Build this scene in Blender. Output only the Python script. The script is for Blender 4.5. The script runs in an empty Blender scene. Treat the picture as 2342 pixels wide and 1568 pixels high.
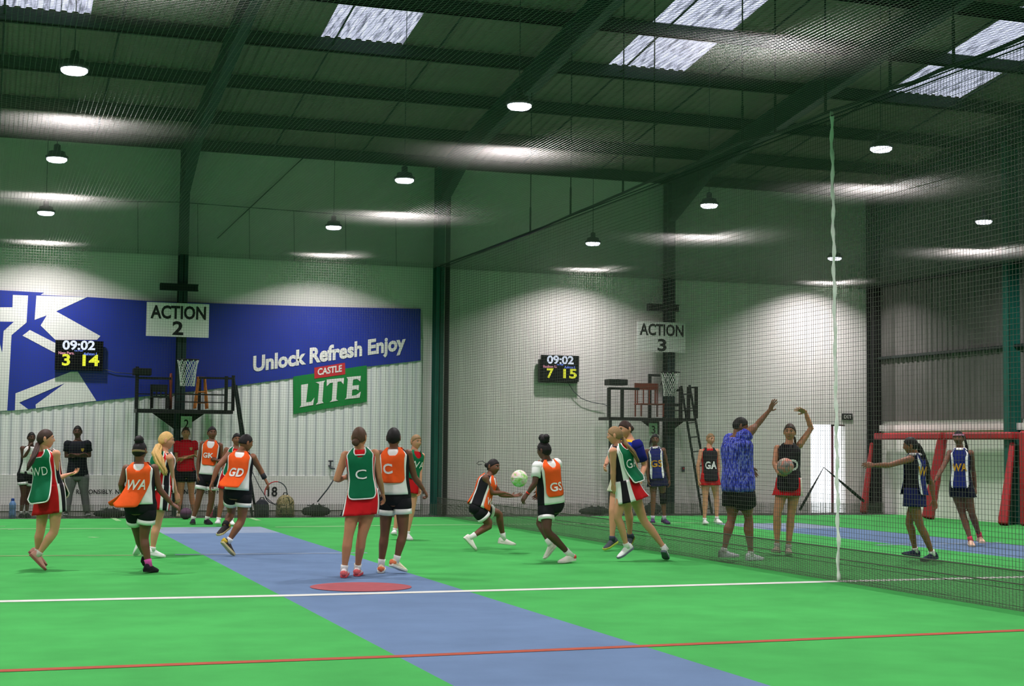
import bpy, bmesh, math, random
import numpy as np
from mathutils import Vector, Matrix, Quaternion

# ------------------------------------------------------------------ camera
W, H = 2342, 1568
FPX, YAW, PITCH, ROLL, HC = 3537.4, -.32701, .06664, -.01042, 1.43
D, X0, S = 31.1, 3.593, 5.249          # back wall distance, first column, bay
X1, XR, XL = X0 + S, X0 + 3 * S, X0 - 3 * S
YF = -7.0                               # wall behind the photographer
NETZ, LAMPZ = 5.13, 5.66
scene = bpy.context.scene
COL = scene.collection


def _cam():
    cy, sy = math.cos(YAW), math.sin(YAW)
    cp, sp = math.cos(PITCH), math.sin(PITCH)
    cr, sr = math.cos(ROLL), math.sin(ROLL)
    Rz = np.array([[cy, -sy, 0], [sy, cy, 0], [0, 0, 1]])
    Rx = np.array([[1, 0, 0], [0, cp, -sp], [0, sp, cp]])
    Ry = np.array([[cr, 0, sr], [0, 1, 0], [-sr, 0, cr]])
    return Rz @ Rx @ Ry


CM = _cam()
CC = np.array([0, 0, HC])


def ray(x, y): return CM @ np.array([(x - W / 2) / FPX, 1, -(y - H / 2) / FPX])
def onX(x, y, X): d = ray(x, y); return Vector(CC + d * (X / d[0]))
def onY(x, y, Y): d = ray(x, y); return Vector(CC + d * (Y / d[1]))
def onZ(x, y, Z): d = ray(x, y); return Vector(CC + d * ((Z - HC) / d[2]))


cam_d = bpy.data.cameras.new('camera')
cam_d.sensor_width = 36.0
cam_d.lens = FPX / W * 36.0
cam_d.clip_end = 300
cam = bpy.data.objects.new('camera', cam_d)
COL.objects.link(cam)
m = np.eye(4)
m[:3, 0], m[:3, 1], m[:3, 2], m[:3, 3] = CM[:, 0], CM[:, 2], -CM[:, 1], CC
cam.matrix_world = Matrix(m.tolist())
scene.camera = cam

# ------------------------------------------------------------------ world, exposure
world = bpy.data.worlds.new('overcast_sky')
scene.world = world
world.use_nodes = True
bg = world.node_tree.nodes['Background']
bg.inputs[0].default_value = (.88, .93, 1.0, 1)
bg.inputs[1].default_value = 2.6
vs = scene.view_settings
vs.view_transform = 'Standard'
vs.look = 'None'
vs.gamma = 1
vs.use_curve_mapping = False
vs.exposure = 0.0
LAMP_POWER = 178.0


# ------------------------------------------------------------------ materials
def lin(c):
    return tuple((v / 255 / 12.92) if v / 255 <= .04045 else ((v / 255 + .055) / 1.055) ** 2.4 for v in c)


MATS = {}


def mat(name, rgb, rough=.7, var=.08, scale=6.0, metal=0, bump=0, bscale=60, emit=0, spec=.3):
    if name in MATS: return MATS[name]
    c = lin(rgb)
    mt = bpy.data.materials.new(name); mt.use_nodes = True
    nt = mt.node_tree; b = nt.nodes['Principled BSDF']
    b.inputs['Roughness'].default_value = rough
    b.inputs['Metallic'].default_value = metal
    b.inputs['Specular IOR Level'].default_value = spec
    if emit:
        b.inputs['Base Color'].default_value = (0, 0, 0, 1)
        b.inputs['Emission Color'].default_value = (*c, 1)
        b.inputs['Emission Strength'].default_value = emit
    else:
        tc = nt.nodes.new('ShaderNodeTexCoord')
        nz = nt.nodes.new('ShaderNodeTexNoise'); nz.inputs['Scale'].default_value = scale
        nz.inputs['Detail'].default_value = 4
        nt.links.new(tc.outputs['Object'], nz.inputs['Vector'])
        rp = nt.nodes.new('ShaderNodeValToRGB')
        rp.color_ramp.elements[0].position = .3; rp.color_ramp.elements[1].position = .7
        rp.color_ramp.elements[0].color = (*[v * (1 - var) for v in c], 1)
        rp.color_ramp.elements[1].color = (*[min(1, v * (1 + var)) for v in c], 1)
        nt.links.new(nz.outputs['Fac'], rp.inputs['Fac'])
        nt.links.new(rp.outputs['Color'], b.inputs['Base Color'])
        if bump:
            n2 = nt.nodes.new('ShaderNodeTexNoise'); n2.inputs['Scale'].default_value = bscale
            nt.links.new(tc.outputs['Object'], n2.inputs['Vector'])
            bp = nt.nodes.new('ShaderNodeBump'); bp.inputs['Strength'].default_value = bump
            bp.inputs['Distance'].default_value = .01
            nt.links.new(n2.outputs['Fac'], bp.inputs['Height'])
            nt.links.new(bp.outputs['Normal'], b.inputs['Normal'])
    MATS[name] = mt
    return mt


def patmat(name, cols, scale=20, stretch=(1, 1, 1), rough=.8, kind='noise'):
    """patterned cloth: several colours through a stepped noise"""
    if name in MATS: return MATS[name]
    mt = bpy.data.materials.new(name); mt.use_nodes = True
    nt = mt.node_tree; b = nt.nodes['Principled BSDF']
    b.inputs['Roughness'].default_value = rough; b.inputs['Specular IOR Level'].default_value = .2
    tc = nt.nodes.new('ShaderNodeTexCoord'); mp = nt.nodes.new('ShaderNodeMapping')
    mp.inputs['Scale'].default_value = stretch
    nt.links.new(tc.outputs['Object'], mp.inputs['Vector'])
    nz = nt.nodes.new('ShaderNodeTexNoise'); nz.inputs['Scale'].default_value = scale
    nz.inputs['Detail'].default_value = 2
    nt.links.new(mp.outputs['Vector'], nz.inputs['Vector'])
    rp = nt.nodes.new('ShaderNodeValToRGB')
    el = rp.color_ramp.elements
    n = len(cols)
    while len(el) < n: el.new(.5)
    for i, c in enumerate(cols):
        el[i].position = .33 + .34 * i / max(1, n - 1); el[i].color = (*lin(c), 1)
    nt.links.new(nz.outputs['Fac'], rp.inputs['Fac'])
    nt.links.new(rp.outputs['Color'], b.inputs['Base Color'])
    MATS[name] = mt
    return mt


def stripemat(name, cols, axis, period, rough=.6):
    """vertical stripes: a stepped ramp across one axis"""
    mt = bpy.data.materials.new(name); mt.use_nodes = True
    nt = mt.node_tree; b = nt.nodes['Principled BSDF']; b.inputs['Roughness'].default_value = rough
    b.inputs['Specular IOR Level'].default_value = .2
    tc = nt.nodes.new('ShaderNodeTexCoord'); sp = nt.nodes.new('ShaderNodeSeparateXYZ')
    nt.links.new(tc.outputs['Object'], sp.inputs[0])
    a = nt.nodes.new('ShaderNodeMath'); a.operation = 'DIVIDE'; a.inputs[1].default_value = period
    nt.links.new(sp.outputs[axis], a.inputs[0])
    f = nt.nodes.new('ShaderNodeMath'); f.operation = 'FRACT'
    nt.links.new(a.outputs[0], f.inputs[0])
    rp = nt.nodes.new('ShaderNodeValToRGB'); el = rp.color_ramp.elements
    while len(el) < len(cols): el.new(.5)
    for i, (p, c) in enumerate(cols):
        el[i].position = p; el[i].color = (*lin(c), 1)
    nt.links.new(f.outputs[0], rp.inputs['Fac']); nt.links.new(rp.outputs['Color'], b.inputs['Base Color'])
    MATS[name] = mt
    return mt


# ------------------------------------------------------------------ mesh builder
class MB:
    def __init__(s): s.v, s.f, s.m = [], [], []

    def add(s, vs_, fs, mi=0):
        o = len(s.v); s.v += [tuple(v) for v in vs_]
        for i, f in enumerate(fs):
            s.f.append(tuple(o + j for j in f)); s.m.append(mi[i] if isinstance(mi, (list, tuple)) else mi)
        return s

    def box(s, a, b, mi=0):
        x0, y0, z0 = a; x1, y1, z1 = b
        return s.add([(x0, y0, z0), (x1, y0, z0), (x1, y1, z0), (x0, y1, z0), (x0, y0, z1), (x1, y0, z1), (x1, y1, z1), (x0, y1, z1)],
                     [(0, 3, 2, 1), (4, 5, 6, 7), (0, 1, 5, 4), (1, 2, 6, 5), (2, 3, 7, 6), (3, 0, 4, 7)], mi)

    def cbox(s, c, sz, mi=0, R=None):
        c = Vector(c); h = Vector(sz) / 2
        b = MB().box(-h, h)
        return s.add([c + ((R @ Vector(v)) if R else Vector(v)) for v in b.v], b.f, mi)

    def loft(s, rings, mi=0, cap0=True, cap1=True, closed=True):
        n = len(rings[0]); o = len(s.v); base = []
        for r in rings: s.v += [tuple(p) for p in r]
        for i in range(len(rings) - 1):
            for j in range(n if closed else n - 1):
                k = (j + 1) % n
                s.f.append((o + i * n + j, o + i * n + k, o + (i + 1) * n + k, o + (i + 1) * n + j))
                s.m.append(mi(i, j) if callable(mi) else mi)
        c = mi(0, 0) if callable(mi) else mi
        if cap0: s.f.append(tuple(o + j for j in reversed(range(n)))); s.m.append(c)
        if cap1: s.f.append(tuple(o + (len(rings) - 1) * n + j for j in range(n))); s.m.append(c)
        return s

    def tube(s, path, rad, n=8, mi=0, dome=False, flat=1.0):
        path = [Vector(p) for p in path]
        if not isinstance(rad, (list, tuple)): rad = [rad] * len(path)
        rad = list(rad)
        if dome:
            d0 = (path[0] - path[1]).normalized(); d1 = (path[-1] - path[-2]).normalized()
            p0, p1, r0, r1 = path[0], path[-1], rad[0], rad[-1]
            path = [p0 + d0 * r0 * .97, p0 + d0 * r0 * .7] + path + [p1 + d1 * r1 * .7, p1 + d1 * r1 * .97]
            rad = [r0 * .25, r0 * .72] + rad + [r1 * .72, r1 * .25]
        rings = []; up = None
        for i, p in enumerate(path):
            t = (path[min(i + 1, len(path) - 1)] - path[max(i - 1, 0)])
            t = t.normalized() if t.length > 1e-9 else Vector((0, 0, 1))
            if up is None:
                up = Vector((0, 0, 1)) if abs(t.z) < .9 else Vector((1, 0, 0))
            up = (up - t * up.dot(t))
            up = up.normalized() if up.length > 1e-6 else t.orthogonal().normalized()
            sd = t.cross(up)
            rings.append([p + sd * math.cos(a) * rad[i] + up * math.sin(a) * rad[i] * flat for a in [2 * math.pi * j / n for j in range(n)]])
        return s.loft(rings, mi)

    def prism(s, poly, off, mi=0):
        """solid from a planar outline pushed by a vector"""
        n = len(poly); a = [Vector(p) for p in poly]; b = [p + Vector(off) for p in a]
        return s.add(a + b, [tuple(range(n)), tuple(reversed(range(n, 2 * n)))] + [(i, i + n, (i + 1) % n + n, (i + 1) % n) for i in range(n)], mi)

    def sphere(s, c, r, nu=16, nv=10, mi=0, R=None):
        c = Vector(c); r = Vector(r) if not isinstance(r, (int, float)) else Vector((r, r, r))
        rings = []
        for i in range(nv + 1):
            th = math.pi * (i + .02 if i == 0 else i - .02 if i == nv else i) / nv
            ring = []
            for j in range(nu):
                a = 2 * math.pi * j / nu
                v = Vector((math.sin(th) * math.cos(a) * r.x, math.sin(th) * math.sin(a) * r.y, -math.cos(th) * r.z))
                ring.append(c + ((R @ v) if R else v))
            rings.append(ring)
        return s.loft(rings, mi)

    def build(s, name, mats, parent=None, smooth=False, kind=None, org=None):
        if not isinstance(mats, (list, tuple)): mats = [mats]
        o3 = Vector(org) if org is not None else (Vector(parent['o3']) if parent is not None else Vector((0, 0, 0)))
        me = bpy.data.meshes.new(name)
        me.from_pydata([(v[0] - o3[0], v[1] - o3[1], v[2] - o3[2]) for v in s.v], [], s.f)
        for mt in mats: me.materials.append(mt)
        if len(mats) > 1: me.polygons.foreach_set('material_index', s.m)
        if smooth: me.polygons.foreach_set('use_smooth', [True] * len(s.f))
        me.update()
        o = bpy.data.objects.new(name, me); COL.objects.link(o)
        if parent is not None:
            o.parent = parent; o['o3'] = tuple(o3)
        elif org is not None:
            o.location = o3; o['o3'] = tuple(o3)
        else: o['o3'] = (0, 0, 0)
        if kind: o['kind'] = kind
        return o


def thing(name, label, cat, loc=(0, 0, 0), group=None):
    o = bpy.data.objects.new(name, None); COL.objects.link(o)
    o.empty_display_size = .1
    o.location = loc; o['o3'] = tuple(loc); o['label'] = label; o['category'] = cat
    if group: o['group'] = group
    return o


def tag(o, label, cat, group=None):
    o['label'] = label; o['category'] = cat
    if group: o['group'] = group
    return o


def struct(o): o['kind'] = 'structure'; return o


_T = {}


def text_mesh(txt, bold=0.0, shear=0.0, spacing=1.0):
    """outline letters as flat triangles; cap height 1, centred on x, baseline 0"""
    k = (txt, bold, shear, spacing)
    if k in _T: return _T[k]
    cu = bpy.data.curves.new('t', 'FONT'); cu.body = txt; cu.offset = bold; cu.shear = shear; cu.space_character = spacing
    cu.resolution_u = 3
    ob = bpy.data.objects.new('t', cu); COL.objects.link(ob)
    dg = bpy.context.evaluated_depsgraph_get()
    me = bpy.data.meshes.new_from_object(ob.evaluated_get(dg))
    v = [Vector(p.co) for p in me.vertices]; f = [tuple(p.vertices) for p in me.polygons]
    bpy.data.objects.remove(ob); bpy.data.meshes.remove(me)
    x0, x1 = min(p.x for p in v), max(p.x for p in v)
    cap = .69
    v = [((p.x - (x0 + x1) / 2) / cap, p.y / cap) for p in v]
    _T[k] = (v, f, (x1 - x0) / cap)
    return _T[k]


def put_text(mb, txt, bl, br, caph, nrm, bold=0, shear=0, mi=0, up=(0, 0, 1), lift=.003, spacing=1.0):
    """letters between two points on a flat board"""
    v, f, w = text_mesh(txt, bold, shear, spacing)
    bl, br = Vector(bl), Vector(br); up = Vector(up); n = Vector(nrm) * lift
    return mb.add([bl + (br - bl) * ((x + w / 2) / w) + up * (y * caph) + n for x, y in v], f, mi)


# ------------------------------------------------------------------ palette
M_GREEN = mat('green_carpet', (66, 158, 78), .95, .10, 1.6, bump=.15, bscale=90, spec=.1)
M_BLUE = mat('blue_carpet', (98, 122, 152), .95, .08, 1.8, bump=.15, bscale=90, spec=.1)
M_GREY_CREASE = mat('pale_worn_carpet', (134, 150, 168), .95, .08, 3, spec=.1)
M_CONC = mat('grey_concrete', (96, 94, 92), .9, .12, 3)
M_WHITE_LINE = mat('white_line_paint', (206, 210, 200), .9, .06, 4)
M_PALE_LINE = mat('faded_line_paint', (136, 186, 126), .9, .10, 4)
M_RED_LINE = mat('red_line_paint', (160, 76, 54), .9, .08, 4)
M_DULL_LINE = mat('dull_line_paint', (120, 150, 90), .9, .1, 4)
M_DOT = mat('red_spot_paint', (156, 78, 82), .9, .1, 8)
M_WALLG = mat('greyish_white_wall_paint', (216, 213, 207), .85, .04, 1.2)
M_WALLW = mat('white_wall_paint', (232, 228, 222), .85, .04, 1.0, bump=.05, bscale=12)
M_SHEET = mat('grey_wall_sheeting', (96, 94, 90), .7, .1, 2)
M_ROOF = mat('grey_roof_sheeting', (126, 110, 106), .75, .10, 1.5)
M_STEEL = mat('dark_green_steel', (28, 54, 50), .55, .15, 3)
M_STEELD = mat('dark_steel', (30, 40, 38), .6, .15, 3)
M_BLACK = mat('black_steel', (26, 27, 28), .5, .2, 5)
M_TEAL = mat('teal_column_paint', (22, 88, 76), .5, .1, 3)
M_NET = mat('weathered_black_net_cord', (80, 82, 74), .9, .05, 3)
M_CEILNET = mat('dark_net_cord', (128, 126, 122), .9, .05, 3)
M_SKIRT = mat('grey_net_hem_cord', (84, 88, 76), .9, .1, 3)
M_ROPE = mat('white_rope', (226, 230, 222), .9, .06, 20)
M_BOARD = mat('white_sign_board', (232, 231, 226), .6, .03, 3)
M_INK = mat('black_sign_ink', (26, 26, 28), .6, 0.0)
M_RED_PAD = mat('red_vinyl_pad', (168, 40, 44), .55, .10, 4)
M_WOOD = mat('orange_varnished_wood', (188, 112, 44), .5, .15, 12)
M_REDWOOD = mat('reddish_dark_wood', (120, 56, 38), .5, .15, 12)
M_BAGB = mat('black_bag_fabric', (34, 35, 38), .85, .2, 14, bump=.3, bscale=30)
M_BAGG = mat('charcoal_bag_fabric', (52, 54, 62), .85, .2, 14, bump=.3, bscale=30)
M_CAMO = patmat('camouflage_fabric', [(52, 58, 44), (120, 116, 74), (178, 160, 120), (84, 92, 60), (190, 176, 140)], 26, (1, 1, .5))

# ------------------------------------------------------------------ floor
def grid_mesh(name, xs, ys, z, matfn, mats, z1=None, skip=None, parent=None):
    mb = MB()
    for i in range(len(xs) - 1):
        for j in range(len(ys) - 1):
            mi = matfn((xs[i] + xs[i + 1]) / 2, (ys[j] + ys[j + 1]) / 2)
            if mi is None: continue
            mb.add([(xs[i], ys[j], z), (xs[i + 1], ys[j], z), (xs[i + 1], ys[j + 1], z), (xs[i], ys[j + 1], z)], [(0, 1, 2, 3)], mi)
    return mb


SW = 1.855 / 2
strips = [2.695 + SW, 2.695 + SW + 2 * S, 2.695 + SW - 2 * S]
xs = sorted([XL, XR] + [c + d * SW for c in strips for d in (-1, 1)])
ys = [YF, 25.0, 26.85, 30.05, D + .1]


def fm(x, y):
    if y > 30.05: return 2
    inb = any(abs(x - c) < SW for c in strips)
    if x > X1 and y > 29.0 and False: return 1
    if inb and y < 25.0: return 1
    if inb and y < 26.85: return 3
    return 0


struct(grid_mesh('floor', xs, ys, 0, fm, None).build('floor', [M_GREEN, M_BLUE, M_CONC, M_GREY_CREASE]))


def line(pts, w, name, m_, z=.003):
    """painted line along floor points"""
    pts = [Vector(p) for p in pts]; mb = MB(); L = []
    for i, p in enumerate(pts):
        d = (pts[min(i + 1, len(pts) - 1)] - pts[max(i - 1, 0)]); d.z = 0; d.normalize()
        n = Vector((-d.y, d.x, 0))
        L.append([p - n * w / 2, p + n * w / 2])
    vv = [(q.x, q.y, z) for a in L for q in a]
    mb.add(vv, [(2 * i, 2 * i + 1, 2 * i + 3, 2 * i + 2) for i in range(len(pts) - 1)])
    return struct(mb.build(name, m_))


def fl(pts): return [onZ(x, y, 0) for x, y in pts]


wl = fl([(0, 1375), (640, 1362), (1400, 1343), (1922, 1329)])
wl = [Vector((XL, wl[0].y, 0))] + wl + [Vector((XR - .02, 15.2, 0))]
line(wl, .17, 'trim_1', M_WHITE_LINE)
rl = fl([(0, 1534), (930, 1500), (1500, 1476), (2342, 1441)])
line([Vector((XL, rl[0].y, 0))] + rl + [Vector((XR - .02, rl[-1].y + .1, 0))], .11, 'trim_2', M_RED_LINE)
pl = fl([(0, 1209), (372, 1208)])
line([Vector((XL, pl[0].y, 0))] + pl, .16, 'trim_3', M_PALE_LINE)
line(fl([(630, 1205), (1000, 1200), (1400, 1197), (1560, 1195)]) + [Vector((13.15, 27.15, 0))], .16, 'trim_4', M_PALE_LINE)
dl = fl([(0, 1271), (380, 1269)])
line([Vector((XL, dl[0].y, 0))] + dl, .11, 'trim_5', M_DULL_LINE)
line(fl([(400, 1268), (840, 1264)]), .12, 'trim_6', M_GREY_CREASE)
line(fl([(2003, 1246), (2150, 1243), (2292, 1240)]), .14, 'trim_7', M_GREY_CREASE)
for i, (a, b) in enumerate([((258, 1184), (272, 1191)), ((205, 1228), (222, 1229)), ((573, 1184), (592, 1190)), ((0, 1203), (12, 1203)), ((18, 1211), (32, 1211))]):
    line(fl([a, b]), .10, 'trim_%d' % (8 + i), M_PALE_LINE, .004)
c = (onZ(710, 1342, 0) + onZ(940, 1342, 0)) / 2
mb = MB(); mb.add([(c.x + math.cos(a) * .51, c.y + math.sin(a) * .51, .005) for a in [2 * math.pi * i / 48 for i in range(48)]], [tuple(range(48))])
struct(mb.build('trim_20', M_DOT))

# ------------------------------------------------------------------ walls
DXA, DXB, DZ = 17.73, 18.62, 2.0
EAVE = 7.45; SL = .14; RIDGE_Y = 11.5


def roofz(y): return EAVE + SL * ((D - y) if y > RIDGE_Y else (D - RIDGE_Y) - (RIDGE_Y - y) * (D - RIDGE_Y) / (RIDGE_Y - YF) * 1.0)


mb = MB()
mb.box((XL, D, 0), (X1, D + .2, EAVE + .1), 0)
mb.box((X1, D, 0), (DXA, D + .2, EAVE + .1), 1)
mb.box((DXB, D, 0), (XR, D + .2, EAVE + .1), 1)
mb.box((DXA, D, DZ), (DXB, D + .2, EAVE + .1), 1)
struct(mb.build('wall_back', [M_WALLG, M_WALLW]))


def corrugated(mb, a, b, dirn, n_amp, rows, period=.19, amp=.02, mi=0, matf=None):
    """ribbed sheet between along-values a..b; rows: list of (other coordinates) mapped by dirn(u, row, offset)"""
    us = []; u = a; k = 0
    prof = [(0, 0), (.3, 0), (.45, 1), (.85, 1), (1, 0)]
    n = max(1, int((b - a) / period)); p = (b - a) / n
    for i in range(n):
        for q, h in prof[:-1]: us.append((a + (i + q) * p, h * amp))
    us.append((b, 0))
    rings = [[dirn(u, r, h) for u, h in us] for r in rows]
    mb.loft(rings, mi, False, False, closed=False)
    return mb


# side walls: ribbed sheeting over a white painted dado
mb = MB()
corrugated(mb, YF, D, lambda u, r, h: (XR + .0 - h, u, (r if r < 50 else roofz(u))), 0, [2.08, 99])
mb.box((XR + .03, YF, 0), (XR + .2, D + .2, 2.08), 1)
mb.box((XR, YF, 0), (XR + .03, D, 1.98), 1)
mb.add([(XR + .2, YF, 0), (XR + .2, D, 0), (XR + .2, D, EAVE), (XR + .2, RIDGE_Y, roofz(RIDGE_Y)), (XR + .2, YF, EAVE)], [(0, 1, 2, 3, 4)], 0)
struct(mb.build('wall_right', [M_SHEET, M_WALLW]))
mb = MB()
mb.box((XR - .06, YF, 1.86), (XR, D, 2.0))
struct(mb.build('trim_21', M_WALLW))
mb = MB()
corrugated(mb, YF, D, lambda u, r, h: (XL + h, u, (r if r < 50 else roofz(u))), 0, [0, 99])
mb.add([(XL - .1, YF, 0), (XL - .1, D, 0), (XL - .1, D, EAVE), (XL - .1, RIDGE_Y, roofz(RIDGE_Y)), (XL - .1, YF, EAVE)], [(0, 1, 2, 3, 4)], 0)
struct(mb.build('wall_left', M_SHEET))
mb = MB(); mb.box((XL, YF - .2, 0), (XR, YF, EAVE + .1)); struct(mb.build('wall_front', M_SHEET))

# doorway in the back wall, bright yard outside
mb = MB()
mb.box((DXA + .55, D + .02, 0), (DXA + .60, D + .06, DZ))
mb.box((DXA + .55, D + .02, DZ - .03), (DXB, D + .05, DZ))
struct(mb.build('door_1', mat('dull_red_door_frame', (120, 60, 78), .6)))
mb = MB(); mb.box((10, D + .2, -.05), (26, D + 14, -.0))
struct(mb.build('ground_outside', mat('pale_yard_paving', (225, 225, 222), .9)))
mb = MB(); mb.box((DXA - .3, D + 3.0, .95), (DXA + .42, D + 3.05, 1.12))
mb.box((DXA + .38, D + 3.0, 0), (DXA + .42, D + 3.05, 1.35))
tag(mb.build('barrier', mat('faded_red_barrier', (214, 96, 104), .6), org=(DXA, D + 3, 0)), 'red barrier board standing outside in the bright doorway', 'barrier')

# ------------------------------------------------------------------ roof
cuts_y = [YF, 0, 6, RIDGE_Y, 17.3, 19.3, 21.3, 23.35, 25.3, 27.3, 29.25, D + .2]
sky_x = [(-.2, 1.39), (5.13, 6.55), (10.35, 11.83), (16.1, 17.7), (-5.4, -4.0), (-10.6, -9.2)]
SKY_Y = {0: (23.35, 25.3), 1: (23.35, 25.3), 2: (21.3, 25.3), 3: (21.3, 25.3), 4: (21.3, 25.3), 5: (21.3, 25.3)}
xcuts = sorted([XL - .1, XR + .2] + [v for p in sky_x for v in p])


def which_sky(x, y):
    for i, (a, b) in enumerate(sky_x):
        if a < x < b and SKY_Y[i][0] < y < SKY_Y[i][1]: return i
    return None


M_SKYL = bpy.data.materials.new('milky_skylight_sheet'); M_SKYL.use_nodes = True
nt = M_SKYL.node_tree; nt.nodes.remove(nt.nodes['Principled BSDF'])
tb = nt.nodes.new('ShaderNodeBsdfTranslucent'); out = nt.nodes['Material Output']
tc = nt.nodes.new('ShaderNodeTexCoord'); mp = nt.nodes.new('ShaderNodeMapping'); mp.inputs['Scale'].default_value = (9, 1.2, 1)
nz = nt.nodes.new('ShaderNodeTexNoise'); nz.inputs['Scale'].default_value = 2.0; nz.inputs['Detail'].default_value = 5
rp = nt.nodes.new('ShaderNodeValToRGB')
rp.color_ramp.elements[0].position = .32; rp.color_ramp.elements[0].color = (.11, .11, .14, 1)
rp.color_ramp.elements[1].position = .52; rp.color_ramp.elements[1].color = (.42, .42, .50, 1)
nt.links.new(tc.outputs['Object'], mp.inputs['Vector']); nt.links.new(mp.outputs['Vector'], nz.inputs['Vector'])
nt.links.new(nz.outputs['Fac'], rp.inputs['Fac']); nt.links.new(rp.outputs['Color'], tb.inputs['Color'])
nt.links.new(tb.outputs[0], out.inputs['Surface'])
roof = MB(); lights = {}
for i in range(len(xcuts) - 1):
    for j in range(len(cuts_y) - 1):
        a, b = xcuts[i], xcuts[i + 1]; y0, y1 = cuts_y[j], cuts_y[j + 1]
        k = which_sky((a + b) / 2, (y0 + y1) / 2)
        tgt = roof if k is None else lights.setdefault((k, j), MB())
        corrugated(tgt, a, b, lambda u, r, h: (u, r, roofz(r) + h), 0, [y0 - (.0), y1], period=.175, amp=.03)
struct(roof.build('ceiling', M_ROOF))
for n, (k, v) in enumerate(sorted(lights.items())): struct(v.build('window_%d' % (n + 1), M_SKYL))

for y in [0, 4, 8, RIDGE_Y, 15.4, 17.3, 19.3, 21.3, 23.35, 25.3, 27.3, 29.25, 30.9]:
    mb = MB(); z = roofz(y)
    mb.box((XL, y - .035, z - .24), (XR, y + .035, z - .015)); mb.box((XL, y - .035, z - .24), (XR, y + .06, z - .215))
    struct(mb.build('roof_purlin', M_STEELD))
for k in range(-2, 4):
    x = X0 + k * S
    if k == 3: x -= .09
    # rafter: I section following the roof slope, deep haunch at the column
    for (ya, yb) in ((D - .1, RIDGE_Y), (RIDGE_Y, YF + .1)):
        mb = MB()
        za, zb = roofz(ya) - .25, roofz(yb) - .25
        dp = .42
        for (o0, o1, w) in ((0, -.02, .09), (-dp, -dp - .025, .09), (0, -dp, .006)):
            mb.add([(x - w, ya, za + o1), (x + w, ya, za + o1), (x + w, ya, za + o0), (x - w, ya, za + o0),
                    (x - w, yb, zb + o1), (x + w, yb, zb + o1), (x + w, yb, zb + o0), (x - w, yb, zb + o0)],
                   [(0, 1, 2, 3), (7, 6, 5, 4), (0, 4, 5, 1), (1, 5, 6, 2), (2, 6, 7, 3), (3, 7, 4, 0)])
        if ya > RIDGE_Y:
            yh = D - 2.2; z1 = za - dp - .5; zh = roofz(yh) - .25 - dp
            mb.prism([(x - .01, D - .15, z1), (x - .01, D - .15, za - dp), (x - .01, yh, zh)], (.02, 0, 0))
            mb.add([(x - .09, D - .15, z1), (x + .09, D - .15, z1), (x + .09, yh, zh), (x - .09, yh, zh)], [(0, 1, 2, 3)])
        struct(mb.build('roof_rafter', M_STEEL))
    mb = MB(); ztop = EAVE - .2; w = .085; y0, y1 = D - .38, D - .10
    if k == 3: w = .1; x = XR - .11
    mb.box((x - w, y0, 0), (x + w, y0 + .02, ztop)); mb.box((x - w, y1 - .02, 0), (x + w, y1, ztop)); mb.box((x - .006, y0, 0), (x + .006, y1, ztop))
    mb.box((x - w - .03, y0 - .03, 0), (x + w + .03, y1, .02))
    struct(mb.build('steel_column', M_BLACK if k == 3 else M_TEAL if k == 1 else M_STEEL))
# black pole next to the second column, carrying the divider net
mb = MB(); mb.tube([(X1 + .16, D - .35, 0), (X1 + .16, D - .35, EAVE - .3)], .05, 10)
struct(mb.build('net_pole', M_BLACK))
# green column on the right wall and girts
yc = onX(2331, 1000, XR).y
mb = MB(); mb.box((XR - .3, yc - .09, 0), (XR - .28, yc + .09, 7.6)); mb.box((XR - .28, yc - .006, 0), (XR - .02, yc + .006, 7.6)); mb.box((XR - .04, yc - .09, 0), (XR - .02, yc + .09, 7.6))
struct(mb.build('steel_column', M_TEAL))
for z in (3.55, 5.2):
    mb = MB(); mb.box((XR - .1, YF, z - .06), (XR - .02, D, z)); struct(mb.build('wall_girt', M_STEELD))
# brace rods on the back wall
for a, b in (((705, 350), (497, 545)),):
    mb = MB(); mb.tube([onY(*a, D - .05), onY(*b, D - .05)], .012, 6); struct(mb.build('wall_brace', M_STEELD))
# sag rods between purlins
for k in range(-1, 3):
    for d in (.33, .67):
        x = X0 + (k + d) * S
        mb = MB(); mb.tube([(x, D - .1, roofz(D - .1) - .12), (x, RIDGE_Y, roofz(RIDGE_Y) - .12)], .018, 6); struct(mb.build('sag_rod', M_STEELD))

# ------------------------------------------------------------------ nets
def cords(mb, axis, lo, hi, at, r):
    """straight square cords along an axis; at: list of the two other coordinates"""
    for p in at:
        a = [0, 0, 0]; b = [0, 0, 0]; o = [i for i in range(3) if i != axis]
        a[axis], b[axis] = lo, hi
        for q, v in zip(o, p): a[q], b[q] = v - r, v + r
        x0, y0, z0 = a; x1, y1, z1 = b
        v = [(x0, y0, z0), (x1, y0, z0), (x1, y1, z0), (x0, y1, z0), (x0, y0, z1), (x1, y0, z1), (x1, y1, z1), (x0, y1, z1)]
        f = [(0, 3, 2, 1), (4, 5, 6, 7), (0, 1, 5, 4), (1, 2, 6, 5), (2, 3, 7, 6), (3, 0, 4, 7)]
        f = {0: [f[0], f[1], f[2], f[4]], 1: [f[0], f[1], f[3], f[5]], 2: f[2:]}[axis]
        mb.add(v, f)


def frange(a, b, st): return [a + i * st for i in range(int((b - a) / st) + 1)]


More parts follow.
